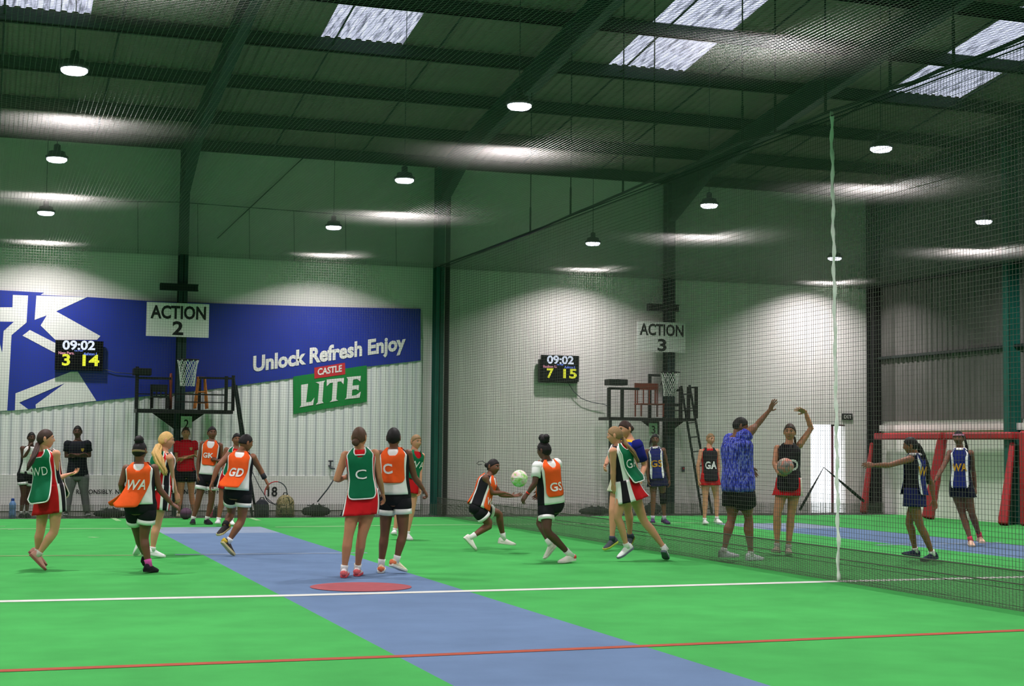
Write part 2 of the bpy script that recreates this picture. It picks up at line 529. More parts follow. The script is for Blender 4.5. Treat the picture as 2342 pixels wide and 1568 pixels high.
P = .05; CR = .0011
NY = 30.08
for (xa, xb, lab) in ((X0 - S, X1, 'overhead net stretched under the lamps above the court with sign 2'),
                      (X1, XR - .35, 'overhead net stretched above the court with sign 3, beyond the dividing net'),
                      (XL + .2, X0 - S, 'overhead net above the court beside the big blue banner letters')):
    t = thing('ceiling_net', lab, 'net', ((xa + xb) / 2, 20, NETZ), 'overhead court nets')
    mb = MB()
    cords(mb, 0, xa + .01, xb - .01, [(y, NETZ) for y in frange(YF + .3, D - .05, P)], .0013)
    cords(mb, 1, YF + .3, D - .05, [(x, NETZ + .002) for x in frange(xa + .01, xb - .01, P)], .0011)
    mb.build('netting', M_CEILNET, t)
    mb = MB(); mb.tube([(xa + .05, YF + .3, NETZ), (xa + .05, D - .05, NETZ)], .008, 5); mb.tube([(xb - .05, YF + .3, NETZ), (xb - .05, D - .05, NETZ)], .008, 5)
    mb.build('edge_cable', M_STEELD, t)

# net in front of the back wall
for (xa, xb, lab) in ((XL + .2, X1 - .02, 'tall black net hung in front of the banner wall behind the players'),
                      (X1 + .02, XR - .35, 'tall black net hung in front of the plain white wall with the doorway')):
    t = thing('end_net', lab, 'net', ((xa + xb) / 2, NY, 0), 'end nets')
    mb = MB()
    cords(mb, 0, xa, xb, [(NY, z) for z in frange(.04, NETZ - .01, P)], CR)
    cords(mb, 2, .005, NETZ, [(x, NY + .003) for x in frange(xa, xb, P)], CR)
    mb.build('netting', M_NET, t)
    mb = MB()
    cords(mb, 0, xa, xb, [(NY - .02, z) for z in frange(.02, .26, .025)], .0035)
    cords(mb, 2, .005, .27, [(x, NY - .025) for x in frange(xa, xb, .045)], .003)
    mb.build('hem', M_SKIRT, t)
    if xa < 0:   # wire and drop cords from which the net hangs
        mb = MB(); mb.tube([onY(x, y, D - .12) for x, y in ((0, 452), (200, 460), (405, 462), (700, 484), (970, 504))], .008, 5); mb.build('suspension_wire', M_STEELD, t)
        for x, y in ((315, 461), (452, 465), (570, 474), (672, 482), (790, 490), (905, 499)):
            p = onY(x, y, D - .12); mb = MB(); mb.tube([p, (p.x + .03, p.y, NETZ)], .006, 5); mb.build('drop_cord', M_STEELD, t)

# dividing net between the two courts
t = thing('divider_net', 'long black net wall dividing the near green court from the next court', 'net', (X1, 15, 0))
mb = MB()
cords(mb, 1, YF + .4, D - .4, [(X1, z) for z in frange(.04, NETZ, P)], .0014)
cords(mb, 2, .005, NETZ + .02, [(X1 + .003, y) for y in frange(YF + .4, D - .4, P)], .0015)
mb.build('netting', M_NET, t)
mb = MB()
cords(mb, 1, YF + .4, D - .4, [(X1 - .02, z) for z in frange(.008, .36, .0105)], .0024)
cords(mb, 1, YF + .4, D - .4, [(X1 - .022, z) for z in (.365, .245)], .006)
mb.build('hem', M_SKIRT, t)
cab = [(1005, 607), (1105, 572), (1213, 533), (1305, 492), (1360, 469), (1425, 441), (1496, 410), (1590, 374), (1698, 323), (1773, 305), (1841, 280), (1892, 257), (1960, 235), (2036, 203), (2090, 188), (2147, 162), (2250, 126), (2342, 86)]
mb = MB(); mb.tube([onX(x, y, X1) for x, y in cab] + [(X1, 5, NETZ + .06), (X1, YF + .4, NETZ + .06)], .02, 6); mb.build('suspension_cable', M_BLACK, t)
for x, y in ((1213, 533), (1305, 492), (1425, 441), (1496, 410), (1698, 323), (1773, 305), (1888, 258), (2036, 203), (2181, 150)):
    p = onX(x, y, X1)
    mb = MB(); mb.tube([p, (p.x, p.y, roofz(p.y) - .2)], .010, 5); mb.tube([p, p + Vector((0, 0, .45))], .017, 5); mb.build('hanger', M_STEELD, t)
# white rope laced down the net
rp_ = [onX(1908 + 17 * u + 1.3 * math.sin(u * 70), 256 + 1071 * u, X1) for u in [i / 90 for i in range(91)]]
for p in rp_: p.x = X1 - .035
mb = MB(); mb.tube(rp_, [.019 + .006 * math.sin(i * 1.7) for i in range(91)], 8)
tag(mb.build('rope', M_ROPE, smooth=True, org=(X1, rp_[-1].y, 0)), 'white braided rope hanging straight down the dividing net to the white line', 'rope')
# two tie straps holding the far net open at the doorway
ap = onY(1884, 1068, NY - .05)
for (e, r0, r1, lab) in (((1829, 1166), .006, .03, 'black net strap slanting from the doorway down to the floor towards sign 3'), ((1976, 1146), .008, .035, 'black net strap slanting from the doorway down towards the red padded frame')):
    b = onY(*e, NY - .05); b.z = max(b.z, .03)
    mb = MB(); mb.tube([ap, ap.lerp(b, .35), ap.lerp(b, .7), b], [r0, (r0 + r1) / 2, r1, r1 * .9], 7)
    tag(mb.build('net_strap', M_BLACK, smooth=True, org=b), lab, 'strap', 'net straps at the doorway')

# ------------------------------------------------------------------ lamps
M_LED = mat('white_lamp_glow', (236, 240, 255), emit=5.0)
LL = bpy.data.lights.new('lamp_light', 'AREA'); LL.shape = 'DISK'; LL.size = .27; LL.energy = LAMP_POWER; LL.color = (1.0, .925, .965); LL.spread = math.radians(152)
LN = LL.copy(); LN.spread = math.radians(126); LN.energy = LAMP_POWER * .74   # invented narrower, dimmer beam for the wall row, to soften scallops on the wall
M_LAMPB = mat('lamp_housing', (60, 62, 66), .5, .1)
colname = {0: 'above banner letters', 1: 'between sign ACTION 2 and green column', 2: 'just before sign ACTION 3', 3: 'on the doorway side', -1: 'above the neighbouring court', -2: 'along the far side wall'}
rowname = ['row nearest back wall', 'second row from back wall', 'third row from back wall', 'fourth row from back wall', 'fifth row from back wall', 'sixth row from back wall', 'row farthest from back wall']
lamp_px = {(0, 0): (105, 485), (0, 1): (763, 518), (0, 2): (1356, 555), (0, 3): (1905, 590), (1, 0): (130, 362), (1, 1): (925, 410), (1, 2): (1622, 468), (1, 3): (2250, 505), (2, 0): (170, 158), (2, 1): (1188, 240), (2, 2): (2015, 338)}
proto = None
for r in range(7):
    for c_ in range(-2, 4):
        x = {-2: -9.9, -1: -4.5, 0: .95, 1: 6.28, 2: 11.8, 3: 17.4}[c_]; y = 29.7 - 5.85 * r
        if (r, c_) in lamp_px:
            q = onZ(*lamp_px[(r, c_)], LAMPZ); x, y = q.x, min(q.y, 29.9)
        if r == 3 and c_ == 1: x, y = 6.63, 12.2
        lab = 'round hanging lamp %s, %s' % (colname[c_], rowname[r])
        t = thing('hanging_lamp', lab, 'lamp', (x, y, LAMPZ), 'hanging lamps')
        ch = roofz(y) + .01 - LAMPZ
        if proto is None:
            mb = MB()
            mb.loft([[(x + q * math.cos(a), y + q * math.sin(a), LAMPZ + z) for a in [2 * math.pi * i / 24 for i in range(24)]] for q, z in ((.165, 0), (.17, .03), (.13, .05), (.12, .1), (.05, .12), (.05, .2), (.02, .22))])
            hs = mb.build('housing', M_LAMPB, t, smooth=True)
            mb = MB()
            mb.loft([[(x + q * math.cos(a), y + q * math.sin(a), LAMPZ + z) for a in [2 * math.pi * i / 20 for i in range(20)]] for q, z in ((.15, -.002), (.148, -.03), (.12, -.052), (.05, -.06))], cap0=False)
            df = mb.build('diffuser', M_LED, t, smooth=True)
            proto = (hs.data, df.data)
        else:
            for nm, me in zip(('housing', 'diffuser'), proto):
                o = bpy.data.objects.new(nm, me); COL.objects.link(o); o.parent = t
        lo = bpy.data.objects.new('lamp_light', LN if r == 0 else LL); COL.objects.link(lo); lo.parent = t; lo.location = (0, 0, -.064)
        mb = MB(); mb.tube([(x, y, LAMPZ + .2), (x, y, LAMPZ + ch)], .006, 5); mb.build('wire', M_LAMPB, t)

# ------------------------------------------------------------------ banner and wall dressing
def zc(ox, oy, s): return lambda x, y: (ox + x / s, oy + y / s)
za = zc(0, 640, 3.659); zb = zc(500, 660, 3.659)
BY = D - .05
M_BLUEB = mat('blue_banner_print', (33, 53, 152), .45, .05, 2, spec=.4)
M_BANW = mat('white_banner_print', (230, 229, 224), .6, .03, 2)
M_LOGOG = mat('green_logo_print', (18, 128, 58), .6, .03, 2)
M_LOGOR = mat('red_logo_print', (196, 44, 52), .6, .03, 2)
M_RIB = stripemat('ribbed_white_stripes', [(0, (172, 174, 178)), (.05, (198, 200, 204)), (.14, (234, 234, 232)), (.6, (240, 239, 236)), (.9, (222, 223, 224)), (.985, (190, 192, 196))], 0, .19)  # dark seam lines with softer grey tones beside them, repeated along x
t = thing('banner', 'huge blue and white banner on the back wall reading Unlock Refresh Enjoy', 'banner', (3.5, BY, 2))


def poly(pts, y, m_, name, thick=.004):
    mb = MB(); mb.prism([onY(a, b, y) for a, b in pts], (0, thick, 0)); return mb.build(name, m_, t)


xr = onY(965, 900, BY).x
zs = onY(500, 1087, BY).z; zt = onY(0, 655, BY).z
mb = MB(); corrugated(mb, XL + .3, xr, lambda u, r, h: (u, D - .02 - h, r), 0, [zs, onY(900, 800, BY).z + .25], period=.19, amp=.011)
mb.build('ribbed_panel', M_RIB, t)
mb = MB(); mb.box((XL + .3, BY + .01, .10), (xr, BY + .035, zs)); mb.build('lower_panel', M_BANW, t)
poly([(-60, 660), (101, 668.7), (93, 674), (201, 678.8), (340, 688), (480, 693), (700, 700), (962, 706), (962, 824), (840, 838), (670, 864), (490, 889), (310, 908), (220, 917), (85, 933.5), (16, 939), (-60, 945)], BY, M_BLUEB, 'blue_field')
Y2 = BY - .006
poly([za(*p) for p in [(305, 130), (728, 143), (470, 262), (840, 468), (812, 500), (465, 502), (340, 380), (392, 295), (290, 333)]], Y2, M_BANW, 'letter_stroke')
poly([za(*p) for p in [(250, 418), (480, 535), (480, 620), (188, 465)]], Y2, M_BANW, 'letter_stroke')
poly([za(*p) for p in [(-200, 228), (105, 228), (108, 125), (235, 130), (222, 355), (97, 460), (60, 1092), (-200, 1112)]], Y2, M_BANW, 'letter_stroke')
poly([za(*p) for p in [(-200, 345), (115, 350), (30, 425), (18, 610), (0, 530), (-200, 520)]], Y2 - .005, M_BLUEB, 'letter_gap')
poly([za(*p) for p in [(130, 948), (590, 768), (650, 765), (806, 1010), (300, 1072), (298, 1042), (545, 862), (160, 1025), (235, 1080), (125, 1090)]], Y2, M_BANW, 'letter_stroke')
poly([zb(*p) for p in [(625, 735), (1240, 640), (1240, 945), (627, 1048)]], Y2, M_LOGOG, 'logo_panel')
poly([zb(*p) for p in [(800, 660), (1058, 618), (1060, 715), (803, 752)]], Y2 - .006, M_LOGOR, 'logo_tag')
mb = MB()
for L in ([(690, 803), (748, 795), (733, 950), (775, 945), (802, 910), (790, 972), (678, 992), (690, 975)],
          [(812, 783), (892, 768), (880, 785), (868, 940), (878, 955), (812, 970), (830, 950), (842, 795)],
          [(905, 760), (1050, 745), (1045, 800), (1025, 775), (995, 778), (985, 925), (1000, 935), (930, 948), (948, 930), (957, 783), (932, 790), (905, 815)],
          [(1070, 740), (1190, 728), (1185, 775), (1160, 755), (1125, 760), (1120, 810), (1175, 805), (1172, 850), (1150, 840), (1118, 845), (1115, 895), (1150, 890), (1190, 860), (1180, 910), (1055, 925), (1070, 910), (1082, 755)]):
    mb.prism([onY(*zb(*p), Y2 - .008) for p in L], (0, .004, 0))
put_text(mb, 'CASTLE', onY(*zb(828, 722), Y2 - .008), onY(*zb(1032, 690), Y2 - .008), 50 / 3.659 / 107, (0, -1, 0), .03, .0)
put_text(mb, 'Unlock Refresh Enjoy', onY(*zb(287, 690), Y2), onY(*zb(1565, 502), Y2), 114 / 3.659 / 107, (0, -1, 0), .04)
mb.build('lettering', M_BANW, t)
mb = MB()
yb_ = BY + .005
put_text(mb, 'ENJOY RESPONSIBLY. NOT FOR SALE TO PERSONS UNDER THE AGE OF', onY(129, 1129, yb_), onY(560, 1128.5, yb_), 9 / 109, (0, -1, 0), .012)
mb.build('small_print', M_INK, t); mb = MB(); put_text(mb, '18', onY(612, 1134, yb_), onY(634, 1134, yb_), 20 / 109, (0, -1, 0), .02)
mb.build('age_mark', M_INK, t)

# court signs, numbers, crosspieces on the columns
for (px, bw, word, num, small, snum, lab) in (
        ([(336, 690), (477, 772)], [(344, 726), (471, 730), (394, 764), (419, 765)], 'ACTION', '2', [(414, 951), (438, 1000)], '2', 'the banner'),
        ([(1458, 734), (1568, 806)], [(1463, 764), (1563, 769), (1504, 801), (1524, 802)], 'ACTION', '3', [(1485, 967), (1504, 1008)], '3', 'the plain white wall')):
    YS = D - .44
    a, b = onY(*px[0], YS), onY(*px[1], YS)
    t = thing('court_sign', 'white sign fixed high on the column before %s, reading ACTION %s' % (lab, num), 'sign', ((a.x + b.x) / 2, YS, b.z))
    mb = MB(); mb.box((a.x, YS, b.z), (b.x, YS + .025, a.z)); mb.build('board', M_BOARD, t)
    mb = MB()
    put_text(mb, word, onY(*bw[0], YS), onY(*bw[1], YS), .27 * (a.z - b.z) / .74, (0, -1, 0), .03)
    put_text(mb, num, onY(*bw[2], YS), onY(*bw[3], YS), .28 * (a.z - b.z) / .74, (0, -1, 0), .03)
    mb.build('lettering', M_INK, t)
    a, b = onY(*small[0], YS), onY(*small[1], YS)
    t = thing('number_plate', 'small white plate with number %s under the platform before %s' % (snum, lab), 'sign', ((a.x + b.x) / 2, YS, b.z))
    mb = MB(); mb.box((a.x, YS, b.z), (b.x, YS + .02, a.z)); mb.build('board', M_BOARD, t)
    mb = MB(); w_ = b.x - a.x
    put_text(mb, snum, (a.x + w_ * .28, YS, b.z + (a.z - b.z) * .42), (b.x - w_ * .28, YS, b.z + (a.z - b.z) * .42), (a.z - b.z) * .42, (0, -1, 0), .01)
    mb.build('lettering', M_INK, t)
for p0, p1, n in (((366, 647), (453, 666), 'blue banner'), ((1481, 694), (1552, 713), 'plain white wall')):
    YS = D - .45; a, b = onY(*p0, YS), onY(*p1, YS)
    mb = MB(); mb.box((a.x, YS, b.z), (b.x, YS + .05, a.z)); mb.box((a.x + .02, YS - .05, b.z), (a.x + .06, YS, a.z)); mb.box((b.x - .06, YS - .05, b.z), (b.x - .02, YS, a.z))
    mb.box((a.x, YS - .06, a.z - .02), (b.x, YS, a.z)); mb.box((a.x, YS - .06, b.z), (b.x, YS, b.z + .02))
    tag(mb.build('crosspiece', M_STEELD, org=((a.x + b.x) / 2, YS, b.z)), 'dark crosspiece bolted across the column in front of the %s' % n, 'bracket')

# score screens
M_GW = mat('white_digits', (225, 235, 255), emit=1.15)
M_GY = mat('yellow_digits', (240, 245, 60), emit=1.0)
M_GP = mat('pink_caption', (235, 160, 180), emit=.9)
M_GB = mat('blue_caption', (120, 150, 255), emit=.9)
M_SCR = mat('black_screen', (10, 11, 16), .25, .1)


def screen(p0, p1, z_, sc, items, lab, back=None):
    YS = D - .16; a, b = onY(*p0, YS), onY(*p1, YS)
    t = thing('score_screen', lab, 'screen', ((a.x + b.x) / 2, YS, b.z))
    mb = MB(); mb.box((a.x, YS, b.z), (b.x, YS + .05, a.z)); mb.build('case', M_SCR, t)
    mb = MB()
    if back: c0, c1 = onY(*back[0], YS), onY(*back[1], YS); mb.box((c0.x, YS + .03, c1.z), (c1.x, BY - .02, c0.z))
    else: mb.box(((a.x + b.x) / 2 - .15, YS + .05, b.z + .1), ((a.x + b.x) / 2 + .15, BY - .02, a.z - .1))
    mb.build('wall_mount', M_BLACK, t)
    for nm, m_, L in items:
        mb = MB()
        for tx, l, r, hh in L: put_text(mb, tx, onY(*z_(*l), YS), onY(*z_(*r), YS), hh / sc / 112, (0, -1, 0), .03)
        mb.build(nm, m_, t)


z1 = zc(110, 760, 14.25); z2 = zc(1210, 790, 15.68)
screen((127, 777), (235, 848), z1, 14.25, (
    ('clock_digits', M_GW, [('09:02', (465, 545), (1530, 560), 265)]), ('score_digits', M_GY, [('3', (450, 1060), (715, 1062), 330), ('14', (1115, 1075), (1665, 1080), 325)]),
    ('team_caption', M_GP, [('New Pers.', (335, 700), (850, 712), 80)]), ('team_caption', M_GB, [('Ashton I.', (1150, 735), (1610, 742), 80), ('1st Half', (860, 610), (1140, 618), 45)])),
       'black score screen on the blue banner showing 3 and 14')
screen((1238, 811), (1324, 873), z2, 15.68, (
    ('clock_digits', M_GW, [('09:02', (645, 632), (1600, 658), 285)]), ('score_digits', M_GY, [('7', (635, 1140), (880, 1145), 330), ('15', (1225, 1155), (1710, 1165), 330)]),
    ('team_caption', M_GP, [('Rockton U.', (510, 785), (1000, 797), 90)]), ('team_caption', M_GB, [('Ashton I.', (1260, 810), (1660, 820), 85), ('1st Half', (1000, 700), (1230, 708), 55)])),
       'black score screen on the plain white wall showing 7 and 15', back=((1234, 821), (1322, 876)))
M_CABLE = mat('grey_cable', (70, 74, 82), .7)
for pts, lab in (([(236, 843), (262, 851), (312, 855)], 'thin cable running from the score screen on the banner to the platform'),
                 ([(1299, 874), (1312, 895), (1330, 911), (1352, 919), (1380, 924), (1396, 930)], 'thin cable drooping from the white wall score screen towards the platform')):
    mb = MB(); mb.tube([onY(x, y, D - .08 - (.28 if x > 1390 else 0)) for x, y in pts], .008, 6)
    tag(mb.build('cable', M_CABLE, smooth=True, org=onY(*pts[0], D - .08)), lab, 'cable')

# ------------------------------------------------------------------ scorer platforms
def bar(mb, a, b, r=.02): mb.tube([a, b], r, 6)


def platform(lab, org, deck, posts, rails, stiles, legs, nrung, gus):
    Yf, Yb = D - .93, D - .36
    t = thing('scorer_platform', lab, 'platform', org)
    a, b = onY(*deck[0], Yf), onY(*deck[1], Yf)
    mb = MB(); mb.box((a.x, Yf, b.z), (b.x, Yb, a.z)); mb.build('deck', M_BLACK, t)
    zt_ = a.z
    for x, y, yy in posts:
        p = onY(x, y, yy); mb = MB(); mb.box((p.x - .03, yy - .03, zt_), (p.x + .03, yy + .03, p.z)); mb.build('post', M_BLACK, t)
    for p0, p1, yy, h in rails:
        p, q = onY(*p0, yy), onY(*p1, yy)
        mb = MB(); mb.box((p.x, yy - .02, p.z - h), (q.x, yy + .02, p.z)); mb.build('rail', M_BLACK, t)
    for x, y, yy in legs:
        p = onY(x, y, yy); mb = MB(); mb.box((p.x - .025, yy - .025, 0), (p.x + .025, yy + .025, b.z)); mb.build('support_leg', M_STEELD, t)
    lt = None
    lad = MB(); S2 = []
    for (p0, p1, yy) in stiles:
        p = onY(*p0, yy); q = onY(*p1, yy); q.z = max(.0, q.z if q.z > .05 else 0); S2.append((p, q)); lad.tube([p, q], .026, 6)
    lo = lad.build('ladder', M_STEELD, t)
    for i in range(nrung):
        u = (i + .6) / nrung; mb = MB(); mb.tube([S2[0][0].lerp(S2[0][1], u), S2[1][0].lerp(S2[1][1], u)], .014, 6); mb.build('rung', M_STEELD, lo)
    for s_ in (-1, 1):
        x = onY(gus[0], 950, Yb).x
        mb = MB(); mb.prism([(x + s_ * .08, Yb, b.z), (x + s_ * .5, Yb, b.z), (x + s_ * .08, Yb, b.z - .3)], (0, .03, 0)); mb.build('bracket', M_BLACK, t)


Yf, Yb = D - .93, D - .36
platform('black scorer platform before the banner, orange stool on it, ladder at its end', (onY(420, 940, Yf).x, Yf, 0),
         ((313, 934), (533, 946)),
         [(314, 838, Yf), (391, 858, Yb), (457, 862, Yb), (518, 860, Yf), (534, 858, Yb), (314, 858, Yb)],
         [((314, 861), (392, 861), Yf, .045), ((455, 861), (534, 861), Yf, .04), ((400, 899), (518, 899), Yf, .025), ((400, 917), (530, 917), Yf, .02), ((314, 899), (392, 899), Yb, .02)],
         [((534, 862), (577, 1178), D - .75), ((540, 880), (586, 1178), D - .45)], [(313, 940, Yf)], 9, (408,))
platform('black scorer platform before the plain white wall, reddish chair on it', (onY(1490, 955, Yf).x, Yf, 0),
         ((1392, 953), (1590, 963)),
         [(1393, 886, Yf), (1423, 886, Yf), (1557, 884, Yf), (1575, 884, Yb), (1592, 884, Yf), (1393, 886, Yb), (1486, 855, Yb)],
         [((1393, 885), (1462, 885), Yf, .05), ((1543, 889), (1558, 889), Yf, .05), ((1575, 884), (1593, 884), Yf, .03), ((1524, 922), (1558, 922), Yf, .06), ((1524, 937), (1592, 937), Yf, .02), ((1484, 855), (1510, 855), Yb, .05)],
         [((1558, 882), (1606, 1172), D - .75), ((1577, 880), (1628, 1172), D - .45)], [(1396, 960, Yf)], 9, (1516,))

# things standing on the platforms
def stool(lab, px, y0, ytop, ybot, YS, m_):
    a = onY(px[0], ytop, YS); b = onY(px[1], ytop, YS); z0 = onY(px[0], ybot, YS).z
    cx = (a.x + b.x) / 2; w = (b.x - a.x) / 2
    t = thing('wooden_stool', lab, 'stool', (cx, YS, z0))
    mb = MB(); mb.loft([[(cx + q * w * math.cos(u), YS + q * w * math.sin(u), z) for u in [2 * math.pi * i / 18 for i in range(18)]] for q, z in ((.9, a.z - .04), (1, a.z - .03), (1, a.z - .01), (.94, a.z))]); mb.build('seat', m_, t, smooth=False)
    L = []
    for sx in (-1, 1):
        for sy in (-1, 1):
            p, q = Vector((cx + sx * w * .6, YS + sy * w * .6, a.z - .035)), Vector((cx + sx * w * 1.15, YS + sy * w * 1.15, z0)); L.append((p, q))
            mb = MB(); mb.tube([p, q], .02, 8); mb.build('leg', m_, t)
    for u in (.45, .8):
        for i, j in ((0, 1), (2, 3), (0, 2), (1, 3)):
            mb = MB(); mb.tube([L[i][0].lerp(L[i][1], u), L[j][0].lerp(L[j][1], u)], .012, 6); mb.build('rung', m_, t)


def chair(lab, px, yback, yseat, ybot, YS, m_, mf):
    a = onY(px[0], yseat, YS); b = onY(px[1], yseat, YS); z0 = onY(px[0], ybot, YS).z; zb_ = onY(px[0], yback, YS).z
    t = thing('chair', lab, 'chair', ((a.x + b.x) / 2, YS, z0))
    dp = .36; y0, y1 = YS - dp / 2, YS + dp / 2
    mb = MB(); mb.box((a.x, y0, a.z - .03), (b.x, y1, a.z)); mb.build('seat', m_, t)
    mb = MB(); mb.box((a.x, y1 - .03, zb_ - .14), (b.x, y1, zb_))
    for i in range(4): u = a.x + (b.x - a.x) * (i + .5) / 4; mb.box((u - .012, y1 - .025, a.z), (u + .012, y1 - .005, zb_ - .1))
    mb.build('backrest', m_, t)
    for x in (a.x + .02, b.x - .02):
        for y in (y0 + .02, y1 - .02): mb = MB(); mb.tube([(x, y, z0), (x, y, a.z - .02 if y < YS else zb_)], .018, 6); mb.build('leg', mf, t)


stool('orange wooden bar stool standing on the platform under the sign ACTION 2', (449, 473), 0, 861, 934, D - .62, M_WOOD)
chair('dark slatted metal chair on the platform beside the orange stool', (345, 385), 878, 905, 934, D - .62, M_STEELD, M_BLACK)
chair('reddish brown wooden chair on the platform under the sign ACTION 3', (1458, 1512), 875, 922, 952, D - .6, M_REDWOOD, M_REDWOOD)
mb = MB(); p = onY(391, 934, D - .6); q = onY(391, 853, D - .6)
mb.tube([p, p.lerp(q, .3), p.lerp(q, .5), p.lerp(q, .8), q], [.022, .028, .02, .03, .022], 8)
tag(mb.build('wooden_pole', M_REDWOOD, smooth=True, org=p), 'reddish turned wooden pole standing upright on the platform beside the sign ACTION 2 column', 'pole')


def box_thing(name, lab, cat, p0, p1, Y0, dep, m_, extra=None):
    a, b = onY(*p0, Y0), onY(*p1, Y0)
    t = thing(name, lab, cat, ((a.x + b.x) / 2, Y0 + dep / 2, b.z))
    mb = MB(); e = .012
    mb.box((a.x, Y0, b.z), (b.x, Y0 + dep, a.z)); o = mb.build('case', m_, t)
    md = o.modifiers.new('b', 'BEVEL'); md.width = .012; md.segments = 2
    mb = MB()
    for i in range(5): u = a.x + (b.x - a.x) * (.12 + .16 * i); mb.box((u, Y0 - .006, b.z + .02), (u + .03, Y0 + .002, a.z - .02))
    mb.build('grille', M_STEELD, t)
    return t


box_thing('amplifier', 'black amplifier box on the platform rail in front of the blue banner', 'amplifier', (306, 841), (347, 858), D - 1.0, .3, M_BLACK)
box_thing('amplifier', 'black amplifier box on the platform rail before the plain white wall', 'amplifier', (1394, 866), (1436, 881), D - 1.0, .3, M_BLACK)


# netball rings
def hoop(lab, c, col_y):
    t = thing('netball_ring', lab, 'netball ring', (c.x, c.y, c.z))
    R_, r1, ln = .205, .135, .50
    mb = MB(); N = 28
    rings = []
    for i in range(N):
        a = 2 * math.pi * i / N; o = Vector((math.cos(a), math.sin(a), 0))
        rings.append([c + o * (R_ + .011 * math.cos(b)) + Vector((0, 0, .011 * math.sin(b))) for b in [2 * math.pi * j / 6 for j in range(6)]])
    rings.append(rings[0]); mb.loft(rings, 0, False, False); mb.build('rim', M_BLACK, t, smooth=True)
    mb = MB(); mb.tube([(c.x, c.y + R_, c.z), (c.x, col_y, c.z)], .018, 8); mb.tube([(c.x, c.y + R_ + .05, c.z), (c.x, col_y, c.z - .25)], .012, 6); mb.build('bracket', M_BLACK, t)
    mb = MB(); K = 11
    prof = lambda u: (R_ + (r1 - R_) * (u ** .55))
    for s_ in (-1, 1):
        for k in range(K):
            pts = []
            for i in range(9):
                u = i / 8; a = 2 * math.pi * (k + s_ * u * 2.4) / K
                pts.append((c.x + prof(u) * math.cos(a), c.y + prof(u) * math.sin(a), c.z - .01 - ln * u))
            mb.tube(pts, .0055, 5)
    mb.build('net', M_ROPE, t)


hoop('white netball ring net hanging in front of the blue banner', onY(430, 822, D - .85), D - .36)
hoop('white netball ring net hanging in front of the plain white wall', onY(1533, 851, D - .85), D - .36)

# exit sign, switch, latch
YS = D - .03; a, b = onY(1927, 945, YS), onY(1950, 960, YS)
t = thing('exit_sign', 'small black EXIT sign on the white wall above the bright doorway', 'sign', ((a.x + b.x) / 2, YS, b.z))
mb = MB(); mb.box((a.x, YS, b.z), (b.x, D, a.z)); mb.build('board', M_INK, t)
mb = MB(); put_text(mb, 'EXIT', (a.x + .03, YS, b.z + .035), (b.x - .03, YS, b.z + .035), (a.z - b.z) - .07, (0, -1, 0), .02); mb.build('lettering', M_BOARD, t)
p = onY(1563, 1072, D - .03); t = thing('wall_switch', 'small grey wall switch with a red button by the ladder', 'switch', p)
mb = MB(); mb.box((p.x - .035, p.y, p.z - .06), (p.x + .035, D, p.z + .05)); mb.build('box', M_CABLE, t)
mb = MB(); mb.sphere((p.x, p.y, p.z + .01), .022, 10, 6); mb.build('button', M_LOGOR, t)
p = onY(760, 1067, D - .08); mb = MB(); mb.tube([p + Vector((-.07, 0, .03)), p + Vector((-.04, -.02, -.03)), p + Vector((.05, -.02, -.04))], .015, 6); mb.box((p.x - .08, p.y, p.z + .1), (p.x + .02, D - .06, p.z + .13)); mb.box((p.x - .05, p.y, p.z - .03), (p.x - .02, D - .06, p.z + .12))
tag(mb.build('wall_latch', M_CABLE, org=p), 'grey metal latch on the ribbed white banner beside the player with green bib C', 'latch')

# ------------------------------------------------------------------ red padded frames by the right wall
def padded(lab, tops, legs, hgt):
    a, b = tops
    t = thing('padded_frame', lab, 'padded frame', ((a.x + b.x) / 2, (a.y + b.y) / 2, 0), 'red padded frames along the side wall')
    if hgt:
        mb = MB(); mb.box((a.x - .13, min(a.y, b.y), a.z - hgt), (a.x + .1, max(a.y, b.y), a.z)); o = mb.build('crossbar_pad', M_RED_PAD, t)
        o.modifiers.new('b', 'BEVEL').width = .03
    for p, q, r0, r1 in legs:
        mb = MB(); mb.tube([p, p.lerp(q, .5), q], [r0, (r0 + r1) / 2, r1], 4); o = mb.build('leg_pad', M_RED_PAD, t)
        o.modifiers.new('b', 'BEVEL').width = .02


XW = XR - .25
def lg(t0, b0):
    a_, b_ = onX(*t0, XW), onX(*b0, XW - .4); b_.z = .02
    return a_, b_

p1, q1 = lg((1994, 1012), (1975, 1166)); p2, q2 = lg((2156, 1000), (2122, 1173)); p3, q3 = lg((2316, 1012), (2294, 1184))
a = onX(2008, 990, XW); b = onX(2325, 988, XW)
mid = p2
padded('red padded frame along the side wall, from the black corner post to the middle leg', (a, Vector((XW, mid.y - .1, a.z))), [(p1, q1, .05, .11), (p2, q2, .13, .16)], .15)
padded('red padded frame along the side wall, between the middle leg and the green column', (Vector((XW, mid.y - .22, a.z)), b), [(p3, q3, .07, .13)], .15)
p4 = onX(2338, 1000, XW); mb = MB(); mb.box((XW - .1, p4.y - .6, 0), (XW + .12, p4.y, onX(2338, 985, XW).z))
tag(mb.build('wall_pad', M_RED_PAD, org=(XW, p4.y, 0)), 'tall red wall pad beyond the green column on the side wall', 'wall pad').modifiers.new('b', 'BEVEL').width = .04

# ------------------------------------------------------------------ bags, bottles, odds and ends by the wall
rng = random.Random(4)


